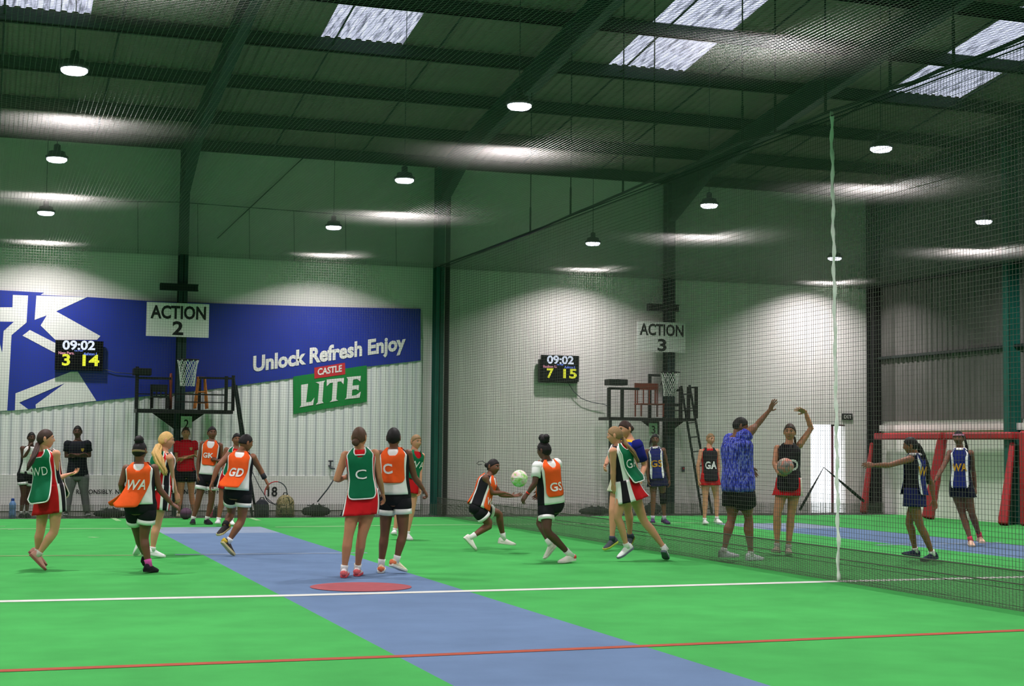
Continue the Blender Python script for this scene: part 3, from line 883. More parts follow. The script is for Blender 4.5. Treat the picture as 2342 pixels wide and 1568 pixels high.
def bag(name, lab, p0, p1, Yc, dep, m_, kind, group=None):
    a, b = onY(p0[0], p0[1], Yc), onY(p1[0], p1[1], Yc); zt_ = a.z - b.z; cx = (a.x + b.x) / 2; w = (b.x - a.x) / 2
    t = thing(name, lab, 'bag', (cx, Yc, 0), group)
    mb = MB()
    if kind == 'duffel':
        n, k = 13, 14; rings = []
        for i in range(n):
            u = i / (n - 1) * 2 - 1; s_ = (1 - abs(u) ** 3.2) ** .5 if abs(u) < 1 else 0; s_ = max(s_, .12)
            s2 = s_ * (1 + .12 * math.sin(u * 5 + 1))
            rings.append([(cx + u * w, Yc + dep / 2 * s_ * math.cos(g), max(.004, zt_ * .46 + zt_ * .5 * s2 * math.sin(g) * (1 if math.sin(g) > 0 else .92))) for g in [2 * math.pi * j / k for j in range(k)]])
        mb.loft(rings); mb.build('body', m_, t, smooth=True)
        mb = MB()
        for s_ in (-.3, .3): mb.tube([(cx + s_ * w, Yc - dep / 2 - .005, zt_ * .3), (cx + s_ * w, Yc - dep * .3, zt_ * .9), (cx + s_ * w * .6, Yc, zt_ * 1.12), (cx + s_ * w, Yc + dep * .3, zt_ * .9)], .014, 6)
        mb.build('handle', M_BLACK, t, smooth=True)
        mb = MB(); mb.tube([(cx - w * .6, Yc, zt_ * .985), (cx, Yc, zt_ * 1.0), (cx + w * .6, Yc, zt_ * .985)], .008, 5); mb.build('zip', M_CABLE, t)
    else:
        rings = []
        for i in range(9):
            u = i / 8; q = (1.0 - .08 * u) * (1 if u < .6 else math.sqrt(max(0, 1 - ((u - .6) / .42) ** 2)))
            q = max(q, .18)
            rings.append([(cx + w * q * (abs(math.cos(g)) ** .6) * (1 if math.cos(g) > 0 else -1), Yc + dep / 2 * max(q, .3) * (abs(math.sin(g)) ** .6) * (1 if math.sin(g) > 0 else -1), .004 + zt_ * u) for g in [2 * math.pi * j / 18 for j in range(18)]])
        mb.loft(rings); mb.build('body', m_, t, smooth=True)
        mb = MB(); mb.cbox((cx, Yc - dep / 2 - .02, zt_ * .3), (w * 1.4, .07, zt_ * .42)); o = mb.build('front_pocket', m_, t); o.modifiers.new('b', 'BEVEL').width = .025
        mb = MB(); mb.tube([(cx - .05, Yc, zt_ * .97), (cx - .03, Yc, zt_ * 1.1), (cx + .03, Yc, zt_ * 1.1), (cx + .05, Yc, zt_ * .97)], .011, 6); mb.build('handle', M_BLACK, t)
    return t


bag('sports_bag', 'long low black sports bag on the floor behind the player with orange bib WA', (214, 1160), (290, 1180), D - .75, .3, M_BAGB, 'duffel')
bag('sports_bag', 'small slumped black bag on the floor beside the camouflage backpack', (690, 1149), (756, 1175), D - .72, .3, M_BAGB, 'duffel')
bag('sports_bag', 'long black bag by the white wall near the blue jersey player', (1324, 1154), (1398, 1172), D - .55, .3, M_BAGB, 'duffel')
bag('sports_bag', 'black bag on the floor right behind the legs of the player with bib GS', (1474, 1146), (1512, 1172), D - .5, .3, M_BAGG, 'duffel')
bag('backpack', 'plain charcoal backpack standing by the net next to the ladder foot', (583, 1138), (615, 1178), D - .74, .26, M_BAGG, 'pack')
bag('backpack', 'camouflage patterned backpack standing by the net', (632, 1127), (673, 1177), D - .74, .28, M_CAMO, 'pack')
bag('backpack', 'black backpack mostly hidden behind the legs of the player with bib GD', (488, 1154), (506, 1176), D - .7, .26, M_BAGB, 'pack')


def bottle(lab, px, ytop, Yc, m_, mcap):
    p = onY(px, 1178, Yc); zt_ = onY(px, ytop, Yc).z; r = .063 if mcap is not M_LOGOR else .04
    t = thing('water_bottle', lab, 'bottle', (p.x, Yc, 0))
    mb = MB(); mb.loft([[(p.x + q * r * math.cos(g), Yc + q * r * math.sin(g), z * zt_) for g in [2 * math.pi * i / 16 for i in range(16)]] for q, z in ((.9, .002), (1, .03), (1, .35), (.9, .42), (1, .48), (1, .72), (.7, .82), (.42, .88))]); mb.build('body', m_, t, smooth=True)
    mb = MB(); mb.loft([[(p.x + q * r * math.cos(g), Yc + q * r * math.sin(g), z * zt_) for g in [2 * math.pi * i / 12 for i in range(12)]] for q, z in ((.48, .86), (.5, .9), (.48, .98), (.3, 1.0))]); mb.build('cap', mcap, t)


bottle('large blue water bottle standing on the floor by the back wall', 28, 1139, D - .75, mat('blue_translucent_plastic', (110, 150, 200), .25, .05), mat('dark_blue_cap', (40, 70, 150), .4))
bottle('slim pink water bottle behind the legs of the player with bib GK', 482, 1150, D - .72, mat('pink_plastic', (220, 60, 110), .35), M_LOGOR)

c = onY(631, 1126.5, D - .78); R_ = .218
t = thing('hoop', 'thin red and grey hoop leaning against the net above the backpacks', 'hoop', (c.x, c.y, c.z - R_))
for nm, a0, a1, m_ in (('red_arc', 80, 195, M_LOGOR), ('grey_arc', 195, 440, M_CABLE)):
    mb = MB(); mb.tube([c + Vector((math.cos(math.radians(g)) * R_, .0, math.sin(math.radians(g)) * R_)) for g in [a0 + (a1 - a0) * i / 30 for i in range(31)]], .011, 6); mb.build(nm, m_, t, smooth=True)
zd = zc(560, 1060, 9.76)
for pts, lab in (([(170, 190), (330, 520), (480, 760), (690, 930)], 'thin dark cord hanging down past the hoop to the camouflage backpack'),
                 ([(2000, 330), (1850, 560), (1620, 850)], 'grey strap slanting from the wall latch down to the slumped black bag')):
    mb = MB(); mb.tube([onY(*zd(*p), D - .85) for p in pts], .008 if pts[0][0] < 500 else .014, 6)
    tag(mb.build('cord', M_CABLE, smooth=True, org=onY(*zd(*pts[-1]), D - .85)), lab, 'cord')


def ball(lab, c, r, m_, seam):
    t = thing('netball', lab, 'ball', (c.x, c.y, c.z - r))
    mb = MB(); mb.sphere(c, r, 32, 20); mb.build('cover', m_, t, smooth=True)
    mb = MB()
    for ax in range(3):
        pts = []
        for i in range(33):
            g = 2 * math.pi * i / 32; p = [0, 0, 0]; p[ax] = r * .25 * math.sin(2 * g); p[(ax + 1) % 3] = math.cos(g); p[(ax + 2) % 3] = math.sin(g)
            v = Vector(p); v = v.normalized() * r * 1.001; pts.append(c + v)
        mb.tube(pts, .0022, 4)
    mb.build('seam', seam, t)


M_BALL1 = patmat('pastel_ball_panels', [(120, 190, 90), (170, 214, 130), (226, 226, 214), (236, 190, 190), (150, 200, 110)], 9, (1, 1, 1.3))
M_BALL2 = patmat('grey_orange_ball_panels', [(120, 118, 118), (150, 146, 140), (210, 130, 110), (176, 170, 150), (140, 134, 130)], 9)
ze = zc(1030, 970, 4.6125)
ball('pale green and pink netball in the air between the two orange bib players', onY(1187.5, 1093.5, 19.4), .112, M_BALL1, M_PALE_LINE)
p = onZ(425, 1177, .1); p = onY(425, 1166, 29.6); p.z = .108
ball('dark purple ball lying on the floor below the hand of the player with bib WA', p, .108, mat('dark_purple_rubber', (84, 56, 78), .6, .15), M_BAGB)

# ------------------------------------------------------------------ people
def sm(a, b, x): u = min(1, max(0, (x - a) / (b - a))); return u * u * (3 - 2 * u)


DG = bpy.context.evaluated_depsgraph_get


def remesh(mb, vox, it=4, fac=.5):
    me = bpy.data.meshes.new('r'); me.from_pydata([tuple(v) for v in mb.v], [], mb.f)
    bm = bmesh.new(); bm.from_mesh(me); bmesh.ops.recalc_face_normals(bm, faces=bm.faces); bm.to_mesh(me); bm.free()
    o = bpy.data.objects.new('r', me); COL.objects.link(o)
    r = o.modifiers.new('r', 'REMESH'); r.mode = 'VOXEL'; r.voxel_size = vox; r.adaptivity = 0
    s = o.modifiers.new('s', 'SMOOTH'); s.factor = fac; s.iterations = it
    dg = DG(); m2 = bpy.data.meshes.new_from_object(o.evaluated_get(dg))
    n = len(m2.vertices); co = np.empty(n * 3); m2.vertices.foreach_get('co', co)
    f = [tuple(p.vertices) for p in m2.polygons]
    bpy.data.objects.remove(o); bpy.data.meshes.remove(me); bpy.data.meshes.remove(m2)
    return co.reshape(-1, 3), f


# --- hand templates: right hand, fingers +y, back of the hand +z, thumb towards -x
def make_hand(curl, spread, thumb):
    mb = MB()
    rings = []
    for y, w, h, zz in ((-.012, .024, .019, 0), (.015, .030, .017, 0), (.045, .038, .016, .001), (.075, .041, .014, .001), (.09, .038, .011, 0)):
        rings.append([(w * math.cos(a), y, zz + h * math.sin(a)) for a in [2 * math.pi * i / 14 for i in range(14)]])
    mb.loft(rings)
    for i, (x, ln, r) in enumerate(((-.029, .070, .0088), (-.0095, .079, .0092), (.0105, .073, .0088), (.029, .057, .0078))):
        d = math.radians((i - 1.5) * spread); ang = 0; p = Vector((x, .083 - abs(i - 1.2) * .004, 0)); pts = [p - Vector((0, .02, 0)), p]
        for seg, c_ in zip((.45, .32, .26), curl):
            ang += math.radians(c_ * (1 + .08 * i))
            dv = Vector((math.sin(d) * math.cos(ang), math.cos(d) * math.cos(ang), -math.sin(ang)))
            p = p + dv * ln * seg; pts.append(p)
        mb.tube(pts, [r * 1.05, r * 1.05, r * 1.0, r * .92, r * .78], 8, dome=True)
    p = Vector((-.026, .018, -.004)); dv = Vector(thumb).normalized(); q = p + dv * .036; dv2 = (dv + Vector((.25, .5, -.1))).normalized()
    mb.tube([p, q, q + dv2 * .03], [.0135, .0108, .0086], 8, dome=True)
    v, f = remesh(mb, .0042, 2, .5)
    return v, f


HANDS = {'relax': make_hand((16, 26, 20), 4, (-.6, .8, -.35)), 'open': make_hand((4, 6, 5), 11, (-.95, .5, -.1)), 'grip': make_hand((38, 48, 34), 2, (-.5, .7, -.6))}


# --- head template: x to the person's left, y forward, z up
def make_head():
    nu, nv = 56, 44; V = []; F = []; MI = []
    for i in range(nv + 1):
        th = math.pi * min(max(i, .03), nv - .03) / nv
        for j in range(nu):
            a = 2 * math.pi * j / nu
            dx, dy, dz = math.sin(th) * math.cos(a), math.sin(th) * math.sin(a), -math.cos(th)
            x, y, z = dx * .0745, dy * .094, dz * .113
            if z < 0:
                t_ = -z / .113
                x *= 1 - .30 * t_ ** 1.6
                if y < 0: y *= 1 - .55 * t_ ** 1.1
                else: y *= 1 - .10 * t_ ** 2
            if y > 0:
                fr = sm(.2, .9, dy)
                g = lambda cx, cz, sx, sz: math.exp(-((x - cx) / sx) ** 2 - ((z - cz) / sz) ** 2)
                y += .0165 * math.exp(-(x / .0115) ** 2) * sm(.035, -.016, z) * sm(-.034, -.020, z)
                y += .007 * (g(.012, -.021, .008, .008) + g(-.012, -.021, .008, .008))
                y -= .010 * (g(.030, .012, .017, .012) + g(-.030, .012, .017, .012))
                y += .005 * (g(.026, .034, .022, .009) + g(-.026, .034, .022, .009))
                y += .006 * (g(0, -.046, .020, .0055) + g(0, -.058, .018, .006)) - .003 * g(0, -.052, .022, .0025)
                y += .009 * g(0, -.090, .022, .018)
                y += .004 * (g(.042, -.020, .018, .02) + g(-.042, -.020, .018, .02))
            V.append((x, y, z))
    for i in range(nv):
        for j in range(nu):
            k = (j + 1) % nu; q = (i * nu + j, i * nu + k, (i + 1) * nu + k, (i + 1) * nu + j); F.append(q)
            cx = sum(V[b][0] for b in q) / 4; cy = sum(V[b][1] for b in q) / 4; cz = sum(V[b][2] for b in q) / 4
            MI.append(1 if cy > .06 and (cx / .021) ** 2 + ((cz + .052) / .010) ** 2 < 1 else 0)
    mb = MB(); mb.add(V, F, MI)
    for s_ in (-1, 1):
        # ears
        rings = []
        for q, w in ((.0, .9), (.4, 1.0), (.8, 1.05), (1.0, .8)):
            rings.append([(s_ * (.069 + .014 * q), -.012 - .006 * q + .017 * w * math.cos(a), .002 + .031 * w * math.sin(a)) for a in [2 * math.pi * i / 12 for i in range(12)]])
        mb.loft(rings, 0)
        mb.sphere((s_ * .030, .073, .012), (.0130, .0128, .0064), 12, 8, 2)
        mb.sphere((s_ * .030, .0832, .012), (.0066, .004, .0062), 10, 6, 3)
        mb.tube([(s_ * .013, .0925, .032), (s_ * .028, .0915, .037), (s_ * .045, .080, .033)], [.0028, .0036, .002], 6, 4)
    return mb


HEAD = make_head()


def hair_cap(vol=1.0, low=-.05, noise=.003, seed=1):
    """scalp shell in head space"""
    nu, nv = 48, 36; V = []; F = []; r_ = random.Random(seed)
    ph = [r_.uniform(0, 6.3) for _ in range(6)]
    for i in range(nv + 1):
        th = math.pi * min(max(i, .03), nv - .03) / nv
        for j in range(nu):
            a = 2 * math.pi * j / nu
            dx, dy, dz = math.sin(th) * math.cos(a), math.sin(th) * math.sin(a), -math.cos(th)
            x, y, z = dx * .0745, dy * .094, dz * .113
            if z < 0:
                t_ = -z / .113; x *= 1 - .30 * t_ ** 1.6
                if y < 0: y *= 1 - .42 * t_ ** 1.1
            c_ = z - .80 * y + .012
            if y < 0: c_ = min(c_, (z - low) * 1.5)
            w = sm(-.006, .012, c_)
            s_ = .86 + w * (.232 + .03 * (vol - 1) * 10 * sm(-.1, .1, z))
            s_ += w * noise * 10 * .3 * (math.sin(a * 9 + ph[0] + z * 40) * .5 + math.sin(a * 17 + ph[1]) * .3 + math.sin(z * 150 + ph[2]) * .3)
            V.append((x * s_, y * s_, z * s_))
    for i in range(nv):
        for j in range(nu): k = (j + 1) % nu; F.append((i * nu + j, i * nu + k, (i + 1) * nu + k, (i + 1) * nu + j))
    mb = MB(); mb.add(V, F); return mb


# --- shoe template: y forward from the ankle, z up from the ground, foot length about .25
def make_shoe():
    up, so = MB(), MB(); N = 16
    Y = [-.068, -.06, -.035, 0, .04, .08, .12, .155, .176, .184]
    Wd = [.018, .030, .036, .036, .038, .043, .045, .039, .026, .012]
    Ht = [.060, .082, .092, .094, .080, .064, .052, .044, .034, .022]
    def sec(y, w, h, z0):
        return [(w * (abs(math.cos(a)) ** .8) * (1 if math.cos(a) > 0 else -1), y, z0 + (h - z0) * max(0, math.sin(a)) ** .8 if math.sin(a) > 0 else z0) for a in [2 * math.pi * i / N for i in range(N)]]
    up.loft([sec(y, w, h, .016) for y, w, h in zip(Y, Wd, Ht)])
    R = []
    for z, e in ((.0, .96), (.004, 1.05), (.022, 1.09), (.026, 1.02)):
        ring = [(w * e, y * (1.02 if e > 1 else 1), z + (.006 * max(0, (y - .12) / .06))) for y, w in zip(Y, Wd)] + [(-w * e, y * (1.02 if e > 1 else 1), z + (.006 * max(0, (y - .12) / .06))) for y, w in reversed(list(zip(Y, Wd)))]
        R.append(ring)
    so.loft(R)
    return up, so


SHOE = make_shoe()
BT = [-.20, -.13, -.04, .08, .25, .42, .60, .78, .89, .96, 1.03]
BA = [.105, .140, .158, .160, .140, .120, .132, .150, .152, .118, .060]
BB = [.070, .098, .108, .112, .102, .090, .098, .104, .088, .070, .054]
CA = [.150, .162, .170, .170, .156, .146, .150, .160, .160, .122, .070]
CB = [.100, .112, .120, .122, .116, .110, .114, .118, .102, .082, .064]


class Torso:
    def __init__(s, pv, nk, Lh, Ls, k):
        s.pv, s.nk, s.k = pv, nk, k; s.A = (nk - pv).normalized(); s.len = (nk - pv).length; s.Lh, s.Ls = Lh, Ls

    def frame(s, t):
        L = s.Lh.lerp(s.Ls, min(1, max(0, t))); L = (L - s.A * L.dot(s.A)).normalized(); return L, L.cross(s.A).normalized()

    def pt(s, t, phi, a=None, b=None, off=0, A_=CA, B_=CB):
        L, F = s.frame(t)
        a = float(np.interp(t, BT, A_)) * s.k if a is None else a
        b = float(np.interp(t, BT, B_)) * s.k if b is None else b
        c, q = math.cos(phi), math.sin(phi)
        x = (a + off) * (abs(c) ** .86) * (1 if c > 0 else -1); y = (b + off) * (abs(q) ** .86) * (1 if q > 0 else -1)
        return s.pv + s.A * (s.len * t) + L * x + F * y


SKIN = {'fair': (206, 148, 114), 'tan': (184, 128, 92), 'brown': (136, 88, 62), 'dark': (114, 74, 54), 'deep': (92, 60, 47)}
HAIRC = {'black': (26, 23, 23), 'brown': (84, 60, 44), 'dkbrown': (58, 42, 34), 'blonde': (206, 168, 104), 'ltbrown': (140, 112, 76)}
LIPS = {'fair': (196, 110, 104), 'tan': (166, 96, 84), 'brown': (110, 62, 54), 'dark': (84, 46, 42), 'deep': (70, 40, 38)}
CLOTH = {}
patmat('blue_fleck_print', [(18, 26, 96), (36, 50, 160), (58, 70, 200), (130, 140, 226), (24, 34, 120)], 34, (1, 1, .35))


def cloth(rgb):
    if isinstance(rgb, str): return MATS[rgb]
    k = tuple(rgb)
    if k not in CLOTH: CLOTH[k] = mat('cloth_%02x%02x%02x' % k, rgb, .85, .06, 9, bump=.25, bscale=22, spec=.15)
    return CLOTH[k]


WHITE, BLACK, ORANGE, GREENB, RED, NAVY = (232, 232, 228), (30, 30, 34), (240, 92, 36), (18, 106, 70), (206, 30, 36), (28, 38, 104)
M_EYE = mat('eye_white', (178, 172, 166), .4, 0); M_IRIS = mat('dark_iris', (40, 28, 22), .3, 0)


def person(lab, cz, base, J, face, skin='dark', h=1.6, bw=1.0, hface=None, hpitch=0, top=None, bib=None, bottom=None, hair=('black',), socks=None, shoes=None, hands=('relax', 'relax'), extras=(), Ycap=None, hips=None, toes={}, name='person'):
    k = h / 1.65; kb = k * bw
    B = onZ(*cz(*base), 0)
    if Ycap and B.y > Ycap:
        B = onY(*cz(*base), Ycap); B.z = 0
    vd = Vector((B.x, B.y, 0)).normalized(); rt = Vector((vd.y, -vd.x, 0))

    def FL(psi):
        a = math.radians(psi); return rt * math.sin(a) - vd * math.cos(a), rt * math.cos(a) + vd * math.sin(a)

    def P3(q):
        x, y = cz(q[0], q[1]); return onY(x, y, B.y + (q[2] if len(q) > 2 else 0))
    j = {n: P3(q) for n, q in J.items()}
    F_, Ls = FL(face); Lh = FL(hips if hips is not None else face)[1]
    T = Torso(j['pv'], j['nk'], Lh, Ls, kb)
    Lt, Ft = T.frame(1.0); Lp, Fp = T.frame(0)
    j['ls'] = j['nk'] + Lt * .158 * kb - T.A * .055 * k; j['rs'] = j['nk'] - Lt * .158 * kb - T.A * .055 * k
    if 'LS' in J: j['ls'] = j['LS']
    if 'RS' in J: j['rs'] = j['RS']
    j['lh'] = j['pv'] + Lp * .085 * kb; j['rh'] = j['pv'] - Lp * .085 * kb
    # never below the floor
    root = thing(name, lab, 'person', B)
    sk = mat('skin_' + skin, SKIN[skin], .55, .06, 8, spec=.35)
    # ---------------- body
    mb = MB(); N = 20
    mb.loft([[T.pt(t, 2 * math.pi * i / N, A_=BA, B_=BB) for i in range(N)] for t in BT])
    hd = j['hd']; fh, Lhd = FL(hface if hface is not None else face)
    upv = (Vector((0, 0, 1)) * .75 + (hd - j['nk']).normalized() * .35).normalized()
    if hpitch: upv = (upv - fh * math.sin(math.radians(hpitch))).normalized()
    Lx = (Lhd - upv * Lhd.dot(upv)).normalized(); fy = Lx.cross(upv).normalized()
    HM = lambda v: hd + (Lx * v[0] + fy * v[1] + upv * v[2]) * k
    nb = hd - upv * .055 * k - fy * .018 * k
    mb.tube([j['nk'] - T.A * .05 * k, j['nk'] + T.A * .01 * k, nb, nb + upv * .03 * k], [.064 * kb, .055 * k, .050 * k, .048 * k], 14, dome=True)
    limbs = {}
    for s_ in 'lr':
        sh, el, wr = j[s_ + 's'], j[s_ + 'e'], j[s_ + 'w']
        mb.sphere(sh, .054 * kb, 14, 10)
        up_ = [sh, sh.lerp(el, .3), sh.lerp(el, .7), el, el.lerp(wr, .25), el.lerp(wr, .6), wr]
        mb.tube(up_, [.050 * kb, .047 * kb, .041 * kb, .037 * k, .039 * k, .033 * k, .0245 * k], 12, dome=True)
        hp, kn, an = j[s_ + 'h'], j[s_ + 'k'], j[s_ + 'a']
        bk = (kn - (hp + an) / 2); fwd = Fp
        calf = -fwd * .012 * k
        lg_ = [hp, hp.lerp(kn, .25), hp.lerp(kn, .6), hp.lerp(kn, .9), kn.lerp(an, .06), kn.lerp(an, .3) + calf, kn.lerp(an, .6) + calf * .5, kn.lerp(an, .85), an]
        lr_ = [.092 * kb, .086 * kb, .070 * kb, .056 * k, .053 * k, .055 * k * (bw ** .5), .044 * k, .034 * k, .034 * k]
        mb.tube(lg_, lr_, 14, dome=True)
        limbs[s_] = dict(up=up_, leg=lg_, lr=lr_)
    v, f = remesh(mb, .0125 * k, 5, .5)
    body = MB(); body.add(v, f, 0)
    body.add([HM(p) for p in HEAD.v], HEAD.f, HEAD.m)
    for n_, s_ in enumerate('lr'):
        el, wr = j[s_ + 'e'], j[s_ + 'w']; yv = (wr - el).normalized()
        if s_ + 'f' in j: yv = (j[s_ + 'f'] - wr).normalized()
        hint = (Lt if s_ == 'l' else -Lt) * 1.0 + Vector((0, 0, .35))
        hk = hands[n_]
        if isinstance(hk, tuple): hk, hv = hk; hint = rt * hv[0] + vd * hv[1] + Vector((0, 0, hv[2]))
        zv = hint - yv * hint.dot(yv); zv = zv.normalized() if zv.length > 1e-3 else yv.orthogonal().normalized()
        xv = yv.cross(zv)
        m_ = -1 if s_ == 'l' else 1
        hv_, hf = HANDS[hk]
        ks = k * 1.02
        body.add([wr + (xv * (p[0] * m_) + yv * p[1] + zv * p[2]) * ks for p in hv_], hf if m_ > 0 else [tuple(reversed(q)) for q in hf], 0)
    parts = []
    bo = body.build('body', [sk, mat('lips_' + skin, LIPS[skin], .45, .05), M_EYE, M_IRIS, mat('brow_' + hair[0], HAIRC[hair[0]], .8, .1)], root, smooth=True); parts.append(bo)

    def prt(mb, name, m_, parent=None, smooth=True, solid=0):
        o = mb.build(name, m_, parent or root, smooth); parts.append(o)
        if solid:
            md = o.modifiers.new('s', 'SOLIDIFY'); md.thickness = solid; md.offset = 1
        return o

    # ---------------- hair
    hm = mat('hair_' + hair[0], HAIRC[hair[0]], .6, .13, 60, bump=.25, bscale=160, spec=.25)
    opts = hair[1] if len(hair) > 1 else {}
    cap = hair_cap(opts.get('vol', 1.0), opts.get('low', -.06), opts.get('noise', .003), len(lab))
    mb = MB(); mb.add([HM(p) for p in cap.v], cap.f)
    if 'bun' in opts:
        for (x, y, z, r) in opts['bun']:
            b_ = MB().sphere((0, 0, 0), r, 18, 12)
            mb.add([HM((x + p[0] * (1 + .12 * math.sin(p[1] * 300 + p[2] * 200)), y + p[1] * (1 + .1 * math.sin(p[0] * 260)), z + p[2] * (1 + .1 * math.sin(p[1] * 330)))) for p in b_.v], b_.f)
    if 'tail' in opts:
        pts, rr = opts['tail']; pts = [P3(q) for q in pts]
        # smooth the path
        q_ = []
        for i in range(len(pts) - 1):
            for u in (0, .25, .5, .75): q_.append(pts[i].lerp(pts[i + 1], u))
        q_.append(pts[-1]); n = len(q_)
        for st in range(13):
            a = 2 * math.pi * st / 12; ro = .62 if st < 12 else 0
            fr = lambda i: max(.10, math.sin(math.pi * min(.96, .2 + .77 * i / n)) ** .8)
            mb.tube([p + (rt * math.cos(a) + vd * math.sin(a)) * rr * ro * fr(i) + (rt * math.sin(i * 1.1 + st * 2.1) + vd * math.cos(i * .9 + st)) * rr * .10 + Vector((0, 0, -.03 * rr * (st % 3) * i)) for i, p in enumerate(q_)], [rr * (.30 if st < 12 else .6) * fr(i) for i in range(n)], 6)
    if 'braids' in opts:
        for b_ in opts['braids']:
            pts = [P3(q) for q in b_]; mb.tube(pts, [.016 * k] + [.014 * k] * (len(pts) - 2) + [.008 * k], 7, dome=True)
    if 'loop' in opts:
        pts = [P3(q) for q in opts['loop']]; mb.tube(pts, .004, 5)
    prt(mb, 'hair', hm)

    # ---------------- clothes
    def torso_cloth(t0, t1, off, colfn, mats, name, vneck=0, A_=CA, B_=CB, scoop=True):
        ts = [t0 + (t1 - t0) * i / 16 for i in range(17)]; N = 48
        mb = MB(); ph = len(lab)
        rings = []
        for t in ts:
            ring = []
            for i in range(N):
                a = 2 * math.pi * i / N
                w = .004 * math.sin(3 * a + 9 * t + ph) * (1 - t) + .0025 * math.sin(7 * a - 14 * t + ph)
                ring.append(T.pt(t, a, off=off + w, A_=A_, B_=B_))
            rings.append(ring)
        mb.loft(rings, (lambda i, jj: colfn(ts[i], 360 * (jj + .5) / N)), False, False)
        return prt(mb, name, [cloth(c) for c in mats], solid=.006)

    def sleeve(col, fr, name='sleeve', parent=None, r0=.062):
        for s_ in 'lr':
            sh, el = j[s_ + 's'], j[s_ + 'e']; mb = MB(); inn = (j['nk'] - sh) * .25 - T.A * .02
            e = sh.lerp(el, fr)
            d_ = (el - sh).normalized(); i2 = (j['nk'] - sh)
            mb.tube([sh + i2 * .42 - T.A * .035 * kb, sh + i2 * .25 - T.A * .02 * kb, sh + i2 * .08, sh + d_ * .03, sh.lerp(el, fr * .6), e], [.036 * kb, .068 * kb, .074 * kb, .067 * kb, .058 * kb + .003, .059 * kb + .004], 16)
            mb.sphere(sh, .061 * kb + .009, 16, 10); prt(mb, name, cloth(col), parent)

    skirt_top = 0
    if top:
        kd = top['kind']; cols = top['cols']; fn = top.get('fn') or (lambda t, a: 0)
        o = torso_cloth(top.get('t0', -.06), top.get('t1', 1.0), top.get('off', .004), fn, cols, top.get('name', 'shirt'))
        if kd == 'tee': sleeve(top.get('sleeve', cols[0]), top.get('fr', .6), 'sleeve', o)
        if top.get('collar'):
            mb = MB(); mb.loft([[T.pt(t, 2 * math.pi * i / 24, off=q) for i in range(24)] for t, q in ((.985, .006), (1.02, .004), (1.05, .012), (1.0, .018))], 0, False, False); prt(mb, 'collar', cloth(top['collar']), o)
        if top.get('badge'):
            c_, ph, t_ = top['badge']; mb = MB(); q = T.pt(t_, math.radians(ph), off=.016)
            L2, F2 = T.frame(t_); mb.prism([q + L2 * .028 + T.A * .03, q - L2 * .028 + T.A * .03, q - L2 * .024 - T.A * .01, q - T.A * .035, q + L2 * .024 - T.A * .01], F2 * .006); prt(mb, 'badge', cloth(c_), o, False)
        if top.get('text'):
            put_bib_text(prt, T, top['text'], o, .012)
    lq = lambda s_, q: (j[s_ + 'h'].lerp(j[s_ + 'k'], q))
    if bottom:
        kd = bottom['kind']; cols = bottom['cols']; q1 = bottom.get('q', .5)
        if kd == 'skirt':
            fn = bottom.get('fn') or (lambda t, a: 0); N = 56; rings = []
            tw = bottom.get('tw', .22); fl = bottom.get('flare', .035)
            Pl, Pr = lq('l', q1), lq('r', q1); c1 = (Pl + Pr) / 2 + Vector(bottom.get('swing', (0, 0, 0)))
            u = (Pl - Pr) / 2; u.z = 0
            if u.dot(Lp) < 0: u = -u
            r1 = .082 * kb
            ux = u.dot(Lp); uy = u.dot(Fp)
            ax, by = abs(ux) + r1 + fl, abs(uy) * 1.0 + r1 * 1.08 + fl
            dn = (c1 - j['pv']).normalized()
            for i in range(11):
                v_ = i / 10; ring = []
                for jj in range(N):
                    a = 2 * math.pi * jj / N
                    top_ = T.pt(tw, a, off=.008); mid_ = T.pt(-.04, a, off=.018)
                    sh_ = uy / max(.05, ax) * math.cos(a)
                    hem = c1 + Lp * math.cos(a) * ax + Fp * (math.sin(a) * by + uy * math.cos(a) * .6) + Lp * 0
                    pl_ = .010 * math.sin(9 * a + 1) * v_ * v_ + .006 * math.sin(17 * a) * v_ * v_
                    hem = hem + (Lp * math.cos(a) + Fp * math.sin(a)) * pl_
                    b1 = top_.lerp(mid_, v_) ; b2 = mid_.lerp(hem, v_)
                    ring.append(b1.lerp(b2, v_))
                rings.append(ring)
            mb = MB(); mb.loft(rings, (lambda i, jj: fn(i / 10, 360 * (jj + .5) / N)), False, False)
            prt(mb, 'skirt', [cloth(c) for c in cols], solid=.005)
        else:
            mb = MB(); N = 24
            mb.loft([[T.pt(t, 2 * math.pi * i / N, off=.012, A_=BA, B_=BB) for i in range(N)] for t in (-.17, -.10, 0, .12, bottom.get('tw', .24))], 0, True, False)
            ext = bottom.get('ext', .022)
            for s_ in 'lr':
                hp, kn, an = j[s_ + 'h'], j[s_ + 'k'], j[s_ + 'a']
                if kd == 'trousers':
                    L_ = limbs[s_]; mb.tube([p for p in L_['leg'][:-1]] + [kn.lerp(an, .97)], [r + .016 for r in L_['lr'][:5]] + [.070 * k, .064 * k, .060 * k, .060 * k], 16)
                else:
                    e = hp.lerp(kn, q1); mb.sphere(hp + T.A * .005, .093 * kb + .012, 16, 10); mb.tube([hp + T.A * .03, hp.lerp(kn, q1 * .5), e], [.100 * kb, .090 * kb + ext * .8, (.092 - .03 * q1) * kb + ext], 18)
            so = prt(mb, kd, cloth(cols[0]))
            if len(cols) > 1:
                for s_ in 'lr':
                    hp, kn = j[s_ + 'h'], j[s_ + 'k']; a_ = (.092 - .03 * q1) * kb + ext
                    mb = MB(); mb.tube([hp.lerp(kn, q1 - .11), hp.lerp(kn, q1 + .03)], [a_ + .004, a_ + .006], 18); prt(mb, 'hem_band', cloth(cols[1]), so)
